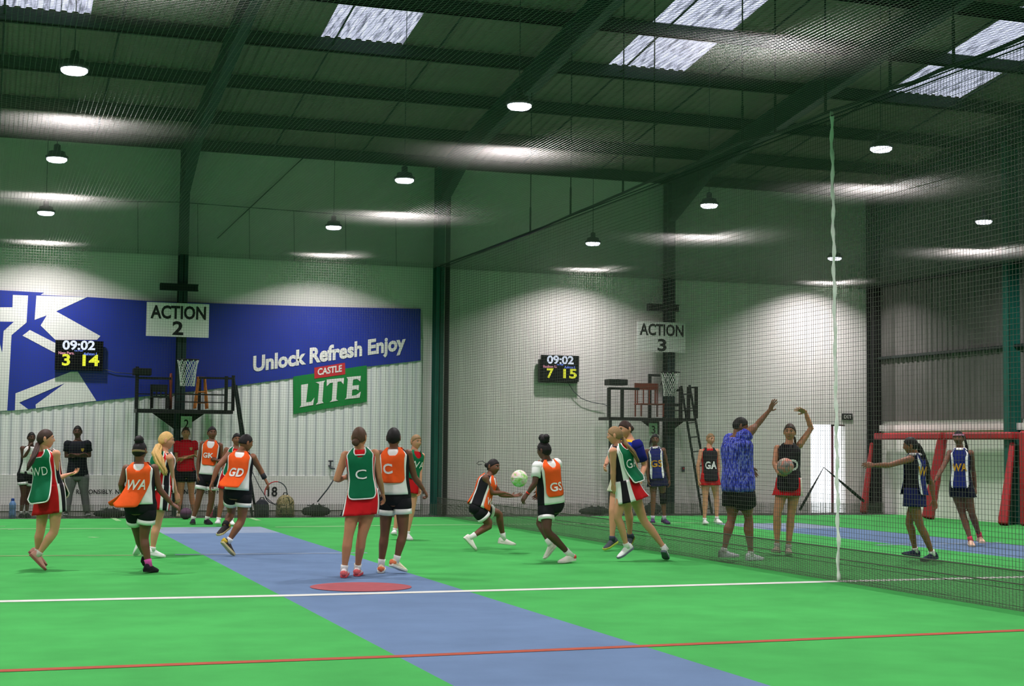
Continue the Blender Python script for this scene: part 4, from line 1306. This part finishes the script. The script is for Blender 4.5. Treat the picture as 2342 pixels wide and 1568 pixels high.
    # ---------------- feet
    for s_ in 'lr':
        an, kn = j[s_ + 'a'], j[s_ + 'k']
        if s_ in toes:
            v_ = P3(toes[s_]) - an; hz = Vector((v_.x, v_.y, 0))
            dh = hz.normalized() if hz.length > .02 else Fp
            pit = math.atan2(v_.z, hz.length) + math.atan2(.075, .18)
            pit = max(-1.35, min(.6, pit))
        else:
            dh = Vector((Fp.x, Fp.y, 0)).normalized(); pit = 0
        fy_ = dh * math.cos(pit) + Vector((0, 0, 1)) * math.sin(pit); fx_ = dh.cross(Vector((0, 0, 1))).normalized(); fz_ = fx_.cross(fy_)
        fo = lambda p: an + (fx_ * p[0] + fy_ * p[1] + fz_ * (p[2] - .078)) * k * 1.04
        sc_ = (shoes or {}).get(s_) or (shoes or {}).get('c', (235, 235, 232)); ss = (shoes or {}).get('sole', (225, 225, 222))
        mb = MB(); mb.add([fo(p) for p in SHOE[0].v], SHOE[0].f)
        sho = prt(mb, 'shoe', cloth(sc_))
        mb = MB(); mb.add([fo(p) for p in SHOE[1].v], SHOE[1].f); prt(mb, 'sole', cloth(ss), sho, False)
        if shoes and 'heel' in shoes:
            mb = MB(); mb.loft([[fo((w * math.cos(a), y - .003 + .0 * math.sin(a), .045 + .03 * math.sin(a))) for a in [2 * math.pi * i / 10 for i in range(10)]] for y, w in ((-.073, .022), (-.045, .041), (-.02, .0395))]); prt(mb, 'heel_patch', cloth(shoes['heel']), sho)
        if socks:
            c_, q = socks; q = q if not isinstance(q, dict) else q[s_]; c2 = c_ if not isinstance(c_, dict) else c_[s_]
            mb = MB(); mb.tube([an - (kn - an) * .08, an.lerp(kn, q * .5), an.lerp(kn, q)], [.041 * k, .040 * k, .0415 * k + q * .012], 12); prt(mb, 'sock', cloth(c2))
    if bib: make_bib(prt, T, bib, k, P3)
    for e in extras: e(prt, j, T, HM, k, kb, P3)
    # settle the figure on the floor
    lo = min(min(v.co.z for v in o.data.vertices) for o in parts if o.name.startswith('sole')) + B.z
    if not (Ycap == 'free'): root.location.z -= lo - .004 if abs(lo) < .25 else 0
    root['lift'] = round(lo, 3)
    return root, j, T


def put_bib_text(prt, T, tx, parent, off):
    """tx: string, centre angle, t, cap height, width factor, colour, bold"""
    s_, phc, tc, hh, wf, col, bold = tx
    v, f, w = text_mesh(s_, bold)
    mb = MB(); P_ = []
    for x, y in v:
        t = tc + (y - .5) * hh / T.len
        r = float(np.interp(t, BT, CA)) * T.k * .5 + float(np.interp(t, BT, CB)) * T.k * .62
        P_.append(T.pt(t, math.radians(phc) - x * hh * wf / r, off=off))
    mb.add(P_, f); return prt(mb, 'lettering', cloth(col), parent, False)


def make_bib(prt, T, b, k, P3):
    col, trim = b['col'], b.get('trim')
    wide = b.get('wide', 1.0); tb = b.get('tb', .02); off = b.get('off', .018)
    for side in b.get('sides', ('front', 'back')):
        phc = 90 if side == 'front' else 270; nu, nt_ = 22, 22; mb = MB(); V = []
        fl = b.get('flare', {}).get(side, .02); sw = b.get('swing', {}).get(side, 0)
        sc0 = .80 if side == 'front' else .86
        for i in range(nt_ + 1):
            t = tb + (1.035 - tb) * i / nt_
            w = float(np.interp(t, [-.3, .3, .62, .80, .92, 1.035], [50, 49, 46, 44, 50, 58])) * wide
            f_ = fl * max(0, (.5 - t) / .5) ** 1.2; s2 = sw * max(0, (.6 - t) / .6) ** 1.3
            for q in range(nu + 1):
                u = q / nu * 2 - 1
                if t > sc0:  # scoop: push inner columns out to the straps
                    g = min(1, (t - sc0) / (1.035 - sc0)); mn = .54 * g ** .6
                    u = (mn + (1 - mn) * abs(u)) * (1 if u > 0 else -1) if q != nu // 2 else 0
                if side == 'front': ph = phc - u * w
                else: ph = phc - u * w
                wv = .004 * math.sin(u * 6 + t * 9 + k * 50) * (1.2 - t)
                tq = t + .10 * abs(u) ** 7 * (1 - i / nt_) ** 4
                p = T.pt(tq, math.radians(ph), off=off + wv)
                L_, F_ = T.frame(t)
                p = p + L_ * s2 + F_ * (f_ if side == 'front' else -f_)
                V.append(p)
        F = []
        for i in range(nt_):
            t = tb + (1.035 - tb) * (i + .5) / nt_
            for q in range(nu):
                if t > sc0 and q in (nu // 2 - 1, nu // 2): continue
                F.append((i * (nu + 1) + q, i * (nu + 1) + q + 1, (i + 1) * (nu + 1) + q + 1, (i + 1) * (nu + 1) + q))
        mb.add(V, F); o = prt(mb, 'bib', cloth(col), solid=.004)
        if 'text' in b and (side == b.get('tside', side)):
            tx = b['text']; s2 = sw * max(0, (.6 - tx[1]) / .6) ** 1.3
            f_ = fl * max(0, (.5 - tx[1]) / .5) ** 1.2
            lo = put_bib_text(prt, T, (tx[0], phc + tx[6] if len(tx) > 6 else phc, tx[1], tx[2], tx[3], tx[4], tx[5]), o, off + .014)
            L_, _f = T.frame(tx[1])
            for vv in lo.data.vertices:
                tt = (Vector(vv.co) + Vector(lo['o3']) - T.pv).dot(T.A) / T.len
                s2 = sw * max(0, (.6 - tt) / .6) ** 1.3; f_ = fl * max(0, (.5 - tt) / .5) ** 1.2
                vv.co += L_ * s2 + _f * (f_ if side == 'front' else -f_)
        if trim:
            W_ = nu + 1; out_ = [V[q] for q in range(0, W_)]
            left = [V[i * W_] for i in range(nt_, -1, -1)]; right = [V[i * W_ + nu] for i in range(nt_ + 1)]
            mb = MB(); mb.tube(left + out_[1:-1] + right, .008 * k, 6)
            i0 = int((sc0 - tb) / (1.035 - tb) * nt_) + 1
            ins = [V[i * W_ + nu // 2 - 1] for i in range(nt_, i0 - 1, -1)] + [V[i * W_ + nu // 2 + 1] for i in range(i0, nt_ + 1)]
            mb.tube(ins, .008 * k, 6); prt(mb, 'bib_trim', cloth(trim), o)
        if b.get('edge'):  # broad white side edges
            W_ = nu + 1
            for qa, qb in ((0, 4), (nu - 4, nu)):
                mb = MB(); vv = []
                for i in range(nt_ + 1):
                    for q in (qa, (qa + qb) // 2, qb):
                        vv.append(V[i * W_ + q] + (T.frame(.5)[1] * (.006 if side == 'front' else -.006)))
                mb.add(vv, [(3 * i + e, 3 * i + e + 1, 3 * i + e + 4, 3 * i + e + 3) for i in range(nt_) for e in (0, 1)]); prt(mb, 'bib_edge', cloth(b['edge']), o)


def band(where, col, r=.034, u=.0, name='wristband', wid=.05):
    def f(prt, j, T, HM, k, kb, P3):
        a, b = j[where[0]], j[where[1]]; d = (b - a); p = a + d * u; q = p + d.normalized() * wid
        mb = MB(); mb.tube([p, q], r * k, 12); prt(mb, name, cloth(col))
    return f


def headband(col, z=.045, tilt=.35):
    def f(prt, j, T, HM, k, kb, P3):
        mb = MB(); N = 28; R = []
        for q, e in ((-.012, 1.12), (-.006, 1.155), (.006, 1.155), (.012, 1.12)):
            R.append([HM((.0745 * e * .97 * math.cos(a), .094 * e * .98 * math.sin(a), z + q + tilt * .094 * math.sin(a) * .6)) for a in [2 * math.pi * i / N for i in range(N)]])
        mb.loft(R, 0, False, False); prt(mb, 'headband', cloth(col))
    return f


def glow(*a): return None


A_ = zc(0, 960, 4.2375); B_ = zc(240, 960, 4.2375); C_ = zc(380, 950, 4.613); D_ = zc(740, 950, 4.021); E_ = zc(1030, 970, 4.6125); F_ = zc(1350, 940, 4.239); G_ = zc(1580, 900, 3.734); H_ = zc(1880, 900, 3.664)
side = lambda lo1, hi1, lo2, hi2: (lambda t, a: 1 if lo1 < a < hi1 or lo2 < a < hi2 or a > 360 + lo1 else 0)


def kit_dress(t, a):   # red dress with white, black, white side panels
    d = min(abs(a - 0), abs(a - 360), abs(a - 180)); return 2 if d < 13 else 1 if d < 26 else 0


def kit_white(t, a):   # white top with black side panels
    d = min(abs(a - 0), abs(a - 360), abs(a - 180)); return 1 if d < 30 else 0


DRESS = dict(kind='tank', cols=[RED, WHITE, BLACK], fn=kit_dress, t0=.0, name='dress_top')
KIT = dict(kind='tank', cols=[WHITE, BLACK], fn=kit_white, t0=.06, off=.014)
SK = dict(kind='skirt', cols=[RED, WHITE, BLACK], fn=kit_dress, q=.52)
SHO = dict(kind='shorts', cols=[BLACK, WHITE], q=.50)
GB = dict(col=GREENB, trim=WHITE, tb=-.02)
OB = dict(col=ORANGE, tb=.08)

person('person in green bib WD, red skirt, long brown ponytail, one hand held out', A_, (395, 1462),
       dict(hd=(440, 205), nk=(432, 318), pv=(490, 735), re=(523, 600, -.06), rw=(650, 548, -.02), rf=(735, 528, 0), le=(420, 560, .3), lw=(470, 640, .35),
            rk=(528, 1095, -.02), ra=(372, 1318, 0), lk=(392, 1090, .12), la=(362, 1285, .2)), 142, 'fair', 1.56, hface=97, hpitch=2,
       top=DRESS, bottom=SK, bib=dict(GB, sides=('back', 'front'), flare={'back': .09, 'front': .03}, text=('WD', .56, .095, .62, WHITE, -.005), tside='back', tb=-.14),
       hair=('dkbrown', dict(tail=([(365, 240, -.02), (352, 310, -.12), (312, 395, -.2), (265, 485, -.24)], .036))), socks=((214, 206, 196), .12), shoes=dict(c=(206, 150, 138), sole=(150, 96, 86)),
       toes={'r': (425, 1458, 0), 'l': (420, 1395, .2)}, hands=('relax', ('relax', (.1, .2, -.9))))
person('person in white sleeveless top standing behind the net, hand at chin', A_, (225, 918),
       dict(hd=(305, 140), nk=(300, 222), pv=(258, 500), re=(228, 345, -.05), rw=(283, 250, -.16), rf=(290, 205, -.15), le=(385, 350, .05), lw=(350, 420, -.12), rk=(230, 690), ra=(205, 868), lk=(268, 690, .1), la=(262, 865, .1)), 15, 'deep', 1.55,
       top=dict(kind='tank', cols=[WHITE, BLACK], fn=kit_white, t0=.05), bottom=dict(kind='shorts', cols=[BLACK, WHITE], q=.45), socks=(WHITE, .12), shoes=dict(c=BLACK, sole=BLACK), Ycap=30.6, hair=('black', dict(low=-.02)))
person('person in black T-shirt and grey trousers with arms folded', A_, (745, 930),
       dict(hd=(752, 120), nk=(752, 208), pv=(750, 535), re=(640, 355, .02), rw=(775, 338, -.22), rf=(840, 330, -.2), le=(868, 350, .02), lw=(735, 345, -.26), lf=(680, 335, -.2), rk=(668, 715), ra=(645, 893), lk=(818, 715), la=(842, 893)), -4, 'deep', 1.74, 1.08,
       top=dict(kind='tee', cols=[(26, 28, 36)], t0=-.04, badge=((176, 150, 60), 62, .74)), bottom=dict(kind='trousers', cols=[(112, 112, 112)]), shoes=dict(c=BLACK, sole=(200, 200, 200)), Ycap=30.6, hair=('black', dict(low=-.01, vol=.9)),
       toes={'r': (630, 925, -.2), 'l': (870, 922, -.2)})
person('person in orange bib WA seen from behind, leaning, pink sock and black shoe', B_, (440, 1482),
       dict(hd=(338, 270), nk=(345, 392), pv=(345, 805), re=(530, 640, -.03), rw=(650, 780, -.02), rf=(735, 835, 0), le=(158, 590, .05), lw=(190, 720, .2), rk=(378, 1110, .05), ra=(425, 1370, .0), lk=(325, 1090, .25), la=(392, 1290, .55)), 168, 'dark', 1.58, hface=158,
       top=KIT, bottom=SHO, bib=dict(OB, flare={'back': .08, 'front': .05}, swing={'back': .12, 'front': .25}, text=('WA', .52, .105, .62, WHITE, .02), tside='back', tb=.0),
       hair=('black', dict(bun=[(0, -.02, .125, .055)], noise=.006)), socks=({'r': (226, 96, 178), 'l': WHITE}, .2), shoes=dict(c=(38, 36, 42), sole=(30, 30, 34)), toes={'r': (505, 1440, .15), 'l': (420, 1400, .7)},
       extras=[headband((150, 130, 90), -.005, -.25)])
person('person with long blonde ponytail and red skirt, running behind the WA bib', B_, (510, 1338),
       dict(hd=(592, 215), nk=(572, 330), pv=(520, 720), re=(648, 570, -.05), rw=(690, 720, 0), le=(480, 560, .3), lw=(530, 660, .35), rk=(505, 1030, 0), ra=(460, 1262, 0), lk=(425, 1000, .2), la=(330, 1185, .3)), 120, 'fair', 1.62, hface=98,
       top=DRESS, bottom=SK, bib=dict(GB, tb=.05), hair=('blonde', dict(tail=([(520, 250, -.03), (500, 330, -.16), (535, 420, -.22), (592, 510, -.24)], .066), low=-.05)), socks=(WHITE, .1), shoes=dict(c=(240, 240, 240), sole=(232, 232, 232)),
       toes={'r': (560, 1332, .05), 'l': (305, 1290, .35)})
person('person in red polo shirt and black shorts with arms folded', B_, (775, 925),
       dict(hd=(785, 118), nk=(785, 195), pv=(785, 500), re=(692, 365, .02), rw=(820, 340, -.2), rf=(870, 330, -.18), le=(878, 325, .02), lw=(760, 362, -.23), lf=(700, 372, -.2), rk=(735, 705), ra=(712, 885), lk=(838, 705), la=(862, 885)), 2, 'tan', 1.66, 1.03,
       top=dict(kind='tee', cols=[(204, 24, 40)], t0=.04, collar=(190, 20, 36), badge=((190, 150, 110), 62, .76), fr=.55), bottom=dict(kind='shorts', cols=[BLACK], q=.42), socks=(WHITE, .08), shoes=dict(c=(214, 200, 170), sole=(190, 180, 150)), Ycap=30.5, hair=('dkbrown', dict(low=-.04)))
person('person in orange bib GK standing still in front of the net', B_, (935, 1010),
       dict(hd=(1038, 125), nk=(1035, 205), pv=(1000, 545), re=(905, 400, .04), rw=(905, 545, 0), le=(1130, 390, .02), lw=(1095, 395, -.14), lf=(1060, 370, -.17), rk=(905, 780), ra=(855, 955), lk=(1032, 785), la=(990, 955)), -8, 'dark', 1.72, .94, hface=12,
       top=KIT, bottom=SHO, bib=dict(OB, text=('GK', .60, .085, .75, WHITE, .03, 6), tside='front', tb=.32), hair=('black', dict(low=-.02, vol=.9)), socks=(WHITE, .14), shoes=dict(c=(40, 40, 46), sole=(60, 60, 60)), hands=('grip', 'relax'), toes={'r': (848, 1005, -.2), 'l': (1020, 998, -.15)})
person('person in green bib half hidden behind the player in orange bib GD', C_, (585, 1162),
       dict(hd=(745, 240), nk=(735, 335), pv=(660, 660), re=(592, 480, .02), rw=(625, 590, -.1), le=(810, 520, .1), lw=(780, 640, -.05), rk=(585, 900), ra=(553, 1080), lk=(690, 900, .1), la=(690, 1090, .2)), 8, 'brown', 1.6,
       top=DRESS, bottom=dict(SK, q=.45), bib=dict(GB, tb=.1, text=('C', .64, .09, .9, WHITE, .0), tside='front'), socks=(WHITE, .12), hair=('black', dict(low=-.03)), toes={'r': (535, 1130, -.2)})
person('person in orange bib GD running away, one yellow-soled shoe kicked up', C_, (635, 1485),
       dict(hd=(838, 332), nk=(790, 430), pv=(755, 850), le=(545, 580, .0), lw=(487, 740, -.02), re=(985, 600, 0), rw=(1040, 705, .0), rf=(1075, 770, 0), rk=(795, 1150, .0), ra=(655, 1370, 0), lk=(690, 1075, .28), la=(622, 1190, .12)), 168, 'brown', 1.62, hface=122,
       top=KIT, bottom=dict(SHO, q=.46), bib=dict(OB, flare={'back': .12, 'front': .03}, swing={'back': .1, 'front': 0}, text=('GD', .50, .10, .62, WHITE, .03), tside='back', tb=.12),
       hair=('black', dict(low=-.02, vol=.9)), socks=({'r': WHITE, 'l': (50, 48, 50)}, .16), shoes=dict(c=(60, 56, 56), sole=(204, 192, 140), heel=(206, 176, 60)), toes={'r': (690, 1470, .02), 'l': (535, 1335, .0)},
       extras=[band(('rw', 're'), (52, 52, 56), .034, -.0, 'wristband', .07)])
person('person in green bib C and red skirt seen from behind, hair in a low bun', D_, (200, 1490),
       dict(hd=(330, 180), nk=(335, 285), pv=(362, 750), le=(118, 565, .02), lw=(200, 540, .22), re=(510, 545, .0), rw=(545, 690, .12), lk=(228, 1085, -.02), la=(190, 1385, 0), rk=(352, 1085, .02), ra=(312, 1375, .18)), 178, 'tan', 1.66, hface=162,
       top=DRESS, bottom=dict(SK, q=.40), bib=dict(GB, text=('C', .52, .10, .9, WHITE, .005), tside='back', tb=.04, flare={'back': .03}), hair=('brown', dict(bun=[(.01, -.10, -.045, .04)], low=-.05)), socks=(WHITE, .13), shoes=dict(c=(236, 226, 222), sole=(214, 84, 92), heel=(226, 110, 110)),
       toes={'l': (205, 1455, .3), 'r': (340, 1455, .45)})
person('person in orange bib C and black shorts seen from behind, right arm swung out', D_, (600, 1455),
       dict(hd=(645, 205), nk=(650, 305), pv=(655, 745), re=(835, 560, .0), rw=(920, 680, .02), rf=(955, 735, .05), le=(530, 560, .08), lw=(560, 680, .15), lk=(562, 1090, .1), la=(530, 1370, .12), rk=(732, 1085, -.02), ra=(668, 1330, 0)), 170, 'dark', 1.62, hface=172,
       top=KIT, bottom=dict(SHO, q=.42), bib=dict(OB, text=('C', .60, .105, .8, WHITE, .03, 16), tside='back', tb=.3), hair=('black', dict(low=-.08, vol=1.05)), socks=(WHITE, .2), shoes=dict(c=(228, 214, 184), sole=(232, 228, 216), heel=(236, 130, 90)),
       toes={'l': (535, 1425, .4), 'r': (762, 1445, .08)}, hands=('relax', 'grip'))
person('fair haired person in green bib looking past the player with orange bib C', D_, (715, 1140),
       dict(hd=(850, 262), nk=(835, 345), pv=(790, 640), le=(885, 540, -.05), lw=(885, 680, -.12), re=(760, 520, .1), rw=(720, 640, .1), rk=(700, 880, .1), ra=(655, 1072, .1), lk=(812, 880, -.05), la=(770, 1100, -.05)), 35, 'fair', 1.6, hface=38,
       top=DRESS, bottom=dict(SK, q=.36), bib=dict(GB, trim=None, text=('WA', .6, .10, .8, WHITE, 0.0), tside='front', tb=.15), hair=('ltbrown', dict(low=-.05)), socks=(WHITE, .1), toes={'r': (640, 1110, -.1), 'l': (790, 1138, -.15)})
person('person in orange bib crouching with both hands out to catch the ball', E_, (400, 1330),
       dict(hd=(450, 465), nk=(412, 560), pv=(290, 905), re=(440, 735, -.12), rw=(575, 735, -.08), rf=(650, 755, -.04), le=(530, 755, .14), lw=(650, 770, .12), lf=(720, 760, .12), rk=(425, 1075, -.05), ra=(215, 1205, -.08), lk=(515, 945, .16), la=(560, 1215, .2)), 72, 'dark', 1.58, hface=58,
       top=KIT, bottom=dict(SHO, q=.55), bib=dict(OB, text=('WD', .3, .09, .8, WHITE, .02), tside='front', tb=.05), hair=('black', dict(bun=[(0, -.105, .02, .036)], loop=[(372, 425), (340, 400), (300, 405), (278, 425), (300, 440), (335, 432)])), socks=(WHITE, .22),
       shoes=dict(c=(236, 232, 224), sole=(226, 224, 214)), toes={'r': (262, 1335, -.08), 'l': (700, 1300, .18)}, hands=(('open', (-.2, .3, -.8)), ('open', (-.2, -.3, .8))))
person('person in white T-shirt and orange bib leaning back, hair in a high bun', E_, (1180, 1462),
       dict(hd=(990, 265), nk=(1015, 372), pv=(1062, 840), le=(890, 610, -.1), lw=(815, 715, -.05), lf=(785, 755, -.03), re=(1030, 600, .3), rw=(960, 690, .38), lk=(1020, 1120, -.12), la=(1265, 1362, 0), rk=(935, 1010, .3), ra=(1052, 1245, .12)), -140, 'deep', 1.62, hface=-128,
       top=dict(kind='tee', cols=[WHITE, BLACK], fn=kit_white, t0=.04, fr=.62, sleeve=WHITE, off=.014), bottom=dict(SHO, q=.5), bib=dict(OB, text=('GS', .42, .10, .8, WHITE, .02), tside='back', tb=.2, flare={'back': .02}), hair=('black', dict(bun=[(.0, -.02, .14, .062), (.0, -.045, .165, .045), (0, .02, .165, .045)], noise=.006)),
       socks=(WHITE, .2), shoes=dict(c=(234, 226, 218), sole=(228, 222, 214), heel=(224, 70, 70)), toes={'l': (1148, 1450, -.05), 'r': (1008, 1385, .12)}, hands=('relax', 'relax'), extras=[band(('lw', 'le'), (214, 60, 50), .028, .0, 'wristband', .018)])
person('person in green bib GA and white dress with black and red panels, striding', F_, (420, 1455),
       dict(hd=(240, 258), nk=(275, 345), pv=(365, 770), le=(222, 590, -.05), lw=(222, 735, -.02), lf=(250, 830, 0), re=(440, 560, .32), rw=(400, 660, .4), lk=(262, 1045, -.02), la=(352, 1325, 0), rk=(520, 1085, .1), ra=(722, 1350, .02)), -122, 'fair', 1.64, hface=-105,
       top=dict(DRESS, cols=[RED, WHITE, BLACK], fn=lambda t, a: 2 if min(a, 360 - a) < 22 or abs(a - 180) < 22 else (1 if min(a, 360 - a) < 62 or abs(a - 180) < 55 else 0)), bottom=dict(SK, q=.36, fn=lambda t, a: 2 if min(abs(a - 338), 999) < 14 else (0 if 245 < a < 300 else 1), flare=.06, swing=(.05, 0, 0)), bib=dict(GB, text=('GA', .56, .11, .8, WHITE, .0), tside='back', tb=.12, flare={'back': .08}, swing={'back': -.05}),
       hair=('ltbrown', dict(tail=([(310, 270, -.03), (350, 340, -.08), (420, 420, -.10), (470, 500, -.08)], .036), low=-.05)), socks=(WHITE, .1), shoes=dict(c=(234, 234, 234), sole=(120, 124, 140)), toes={'l': (285, 1432, -.02), 'r': (738, 1452, .12)})
person('person in blue jersey with yellow collar, standing behind the player with green bib GA', F_, (235, 1352),
       dict(hd=(340, 172), nk=(385, 275), pv=(320, 700), le=(528, 520, -.12), lw=(490, 640, -.25), re=(178, 450, .1), rw=(150, 510, -.02), rk=(218, 930), ra=(212, 1232), lk=(365, 940, .12), la=(385, 1205, .25)), -50, 'fair', 1.74, 1.08, hface=-55,
       top=dict(kind='tee', cols=[(30, 60, 170), (232, 190, 40), (24, 34, 110)], fn=lambda t, a: 1 if t > .90 else (2 if min(a, 360 - a) < 35 or abs(a - 180) < 35 else 0), sleeve=(32, 36, 120), t0=.1, fr=.75), bottom=dict(kind='skirt', cols=[(226, 222, 200), (222, 182, 60)], fn=lambda t, a: 1 if t < .35 else 0, q=.38, tw=.3),
       hair=('dkbrown', dict(low=-.06, bun=[(0, -.1, .0, .035)])), socks=((70, 74, 92), .1), shoes=dict(c=(74, 80, 86), sole=(196, 206, 90)), toes={'r': (150, 1325, -.05), 'l': (365, 1285, .2)})
person('person in navy bib GS with white edges, black brace on one knee', F_, (660, 1092),
       dict(hd=(628, 275), nk=(628, 352), pv=(650, 660), re=(548, 530, .02), rw=(560, 655, 0), le=(745, 530, .02), lw=(765, 660, 0), rk=(612, 815), ra=(605, 1035), lk=(702, 815), la=(718, 1035)), 2, 'dark', 1.62, .98,
       top=dict(kind='tank', cols=[NAVY, BLACK], fn=kit_white, t0=0.0, collar=WHITE), bottom=dict(kind='skirt', cols=[(24, 26, 62)], q=.4), bib=dict(col=NAVY, edge=WHITE, tb=.04, text=('GS', .52, .12, .75, (206, 150, 40), .02), tside='front', wide=.95),
       hair=('black', dict(braids=[[(590, 260), (578, 300), (575, 345)], [(600, 250), (590, 300), (590, 340)]], low=-.05)), socks=((200, 196, 210), .12), shoes=dict(c=(84, 62, 104), sole=(70, 54, 84)), toes={'r': (605, 1088, -.2), 'l': (760, 1085, -.15)},
       extras=[band(('lk', 'la'), (34, 34, 38), .064, -.22, 'knee_brace', .24)])
person('fair haired person in black bib GA with red sides, standing by the ladder', F_, (1178, 1098),
       dict(hd=(1165, 275), nk=(1152, 362), pv=(1160, 670), re=(1045, 530, .02), rw=(1052, 675, 0), le=(1245, 530, .02), lw=(1245, 675, .02), rk=(1115, 855), ra=(1108, 1055), lk=(1225, 845), la=(1228, 1040)), 12, 'fair', 1.6, .98, hface=38,
       top=dict(kind='tank', cols=[(38, 36, 38), (196, 28, 32)], fn=lambda t, a: 1 if (t > .93 or min(a, 360 - a) < 24 or abs(a - 180) < 30) else 0, t0=.0), bottom=dict(kind='skirt', cols=[(196, 28, 32)], q=.26), bib=dict(col=(36, 34, 36), tb=-.02, text=('GA', .48, .13, .6, WHITE, .03), tside='front', wide=.95),
       hair=('ltbrown', dict(low=-.03)), socks=(WHITE, .1), shoes=dict(c=(236, 236, 232), sole=(226, 226, 222)), toes={'r': (1135, 1098, -.2), 'l': (1265, 1085, -.15)})
person('person in blue patterned shirt and black shorts, one arm raised high', G_, (420, 1426),
       dict(hd=(420, 290), nk=(392, 378), pv=(405, 800), re=(560, 280, -.08), rw=(672, 150, -.05), rf=(705, 85, -.05), le=(470, 560, .3), lw=(510, 640, .35), rk=(495, 1070, -.02), ra=(512, 1375, -.02), lk=(348, 1085, .1), la=(282, 1350, .05), RS=(450, 385, -.12)), 112, 'brown', 1.70, 1.38, hface=108, hpitch=-12,
       top=dict(kind='tee', cols=['blue_fleck_print'], t0=-.10, fr=.30, off=.026), bottom=dict(kind='shorts', cols=[BLACK], q=.62, ext=.03), hair=('black', dict(low=-.05)), socks=(WHITE, .08), shoes=dict(c=(232, 234, 238), sole=(206, 210, 216)), toes={'r': (622, 1432, .02), 'l': (420, 1410, .02)}, hands=('relax', ('open', (-.6, .6, .2))))
person('person in black bib holding a ball, other arm raised and bent', G_, (780, 1380),
       dict(hd=(845, 325), nk=(838, 428), pv=(838, 790), re=(715, 590, -.02), rw=(752, 678, -.16), rf=(800, 690, -.26), le=(1028, 290, .0), lw=(978, 150, .0), lf=(905, 120, .0), rk=(735, 1035), ra=(738, 1300), lk=(855, 1030), la=(832, 1315), LS=(930, 430, 0)), -6, 'tan', 1.68, .96,
       top=dict(kind='tank', cols=[(34, 33, 36), (44, 42, 44)], fn=kit_white, t0=-.02), bottom=dict(kind='skirt', cols=[(206, 24, 36), (214, 208, 196)], q=.3, fn=lambda t, a: 1 if a < 28 or a > 345 else 0), bib=dict(col=(34, 33, 36), tb=-.08, text=('GD', .52, .14, .75, WHITE, .03), tside='front', wide=1.0, flare={'front': .04}),
       hair=('dkbrown', dict(low=-.05, braids=[[(885, 370), (890, 400), (895, 430)]])), socks=((190, 186, 180), .12), shoes=dict(c=(196, 180, 160), sole=(206, 200, 180)), toes={'r': (695, 1365, -.2), 'l': (842, 1382, -.25)}, hands=(('open', (.2, .6, .5)), ('relax', (-.3, -.3, -.8))))
person('person in navy bib with long black ponytail, one arm stretched out straight', H_, (860, 1405),
       dict(hd=(745, 430), nk=(778, 505), pv=(775, 860), le=(560, 592, -.1), lw=(432, 590, -.1), lf=(380, 588, -.1), re=(915, 740, .2), rw=(938, 880, .2), rk=(728, 1070, .12), ra=(782, 1305, .15), lk=(822, 1100, -.02), la=(925, 1330, 0)), -112, 'brown', 1.6, .97, hface=-98,
       top=dict(kind='tank', cols=[(34, 34, 44), (26, 27, 34)], fn=kit_white, t0=.0, collar=WHITE), bottom=dict(kind='skirt', cols=[(30, 34, 84)], q=.34), bib=dict(col=NAVY, edge=WHITE, tb=.06, text=('WD', .62, .12, .72, (214, 160, 40), .02), tside='back', wide=.95, flare={'back': .03, 'front': .04}),
       hair=('black', dict(tail=([(800, 410), (850, 520), (885, 640), (890, 730)], .045), low=-.05)), socks=(WHITE, .1), shoes=dict(c=(40, 46, 66), sole=(60, 64, 80)), toes={'r': (695, 1335, .15), 'l': (825, 1402, 0)})
person('person in navy bib WA with pink headband and pink socks, walking', H_, (1300, 1275),
       dict(hd=(1145, 375), nk=(1158, 468), pv=(1165, 795), re=(1012, 620, .02), rw=(952, 720, -.08), le=(1268, 650, .02), lw=(1285, 790, -.02), rk=(1185, 1030, .05), ra=(1245, 1225, -.05), lk=(1255, 1000, -.05), la=(1322, 1195, .1)), -6, 'dark', 1.62, .98, hface=-12,
       top=dict(kind='tank', cols=[NAVY, BLACK], fn=kit_white, t0=0.0, collar=WHITE), bottom=dict(kind='skirt', cols=[(26, 27, 44)], q=.32), bib=dict(col=NAVY, edge=WHITE, tb=.02, text=('WA', .55, .11, .55, (206, 150, 40), .03), tside='front', wide=.95),
       hair=('black', dict(braids=[[(1195, 360), (1215, 440), (1225, 520)], [(1185, 350), (1205, 420), (1212, 500)]], low=-.05)), socks=((214, 70, 96), .14), shoes=dict(c=(224, 186, 160), sole=(210, 190, 170)), toes={'r': (1262, 1280, -.2), 'l': (1350, 1250, -.05)}, extras=[headband((216, 150, 186), .055, .1)])
q = onZ(*G_(780, 1380), 0)
ball('grey and orange netball held against the chest of the person in black bib', onY(*G_(806, 620), q.y - .34), .112, M_BALL2, M_CABLE)
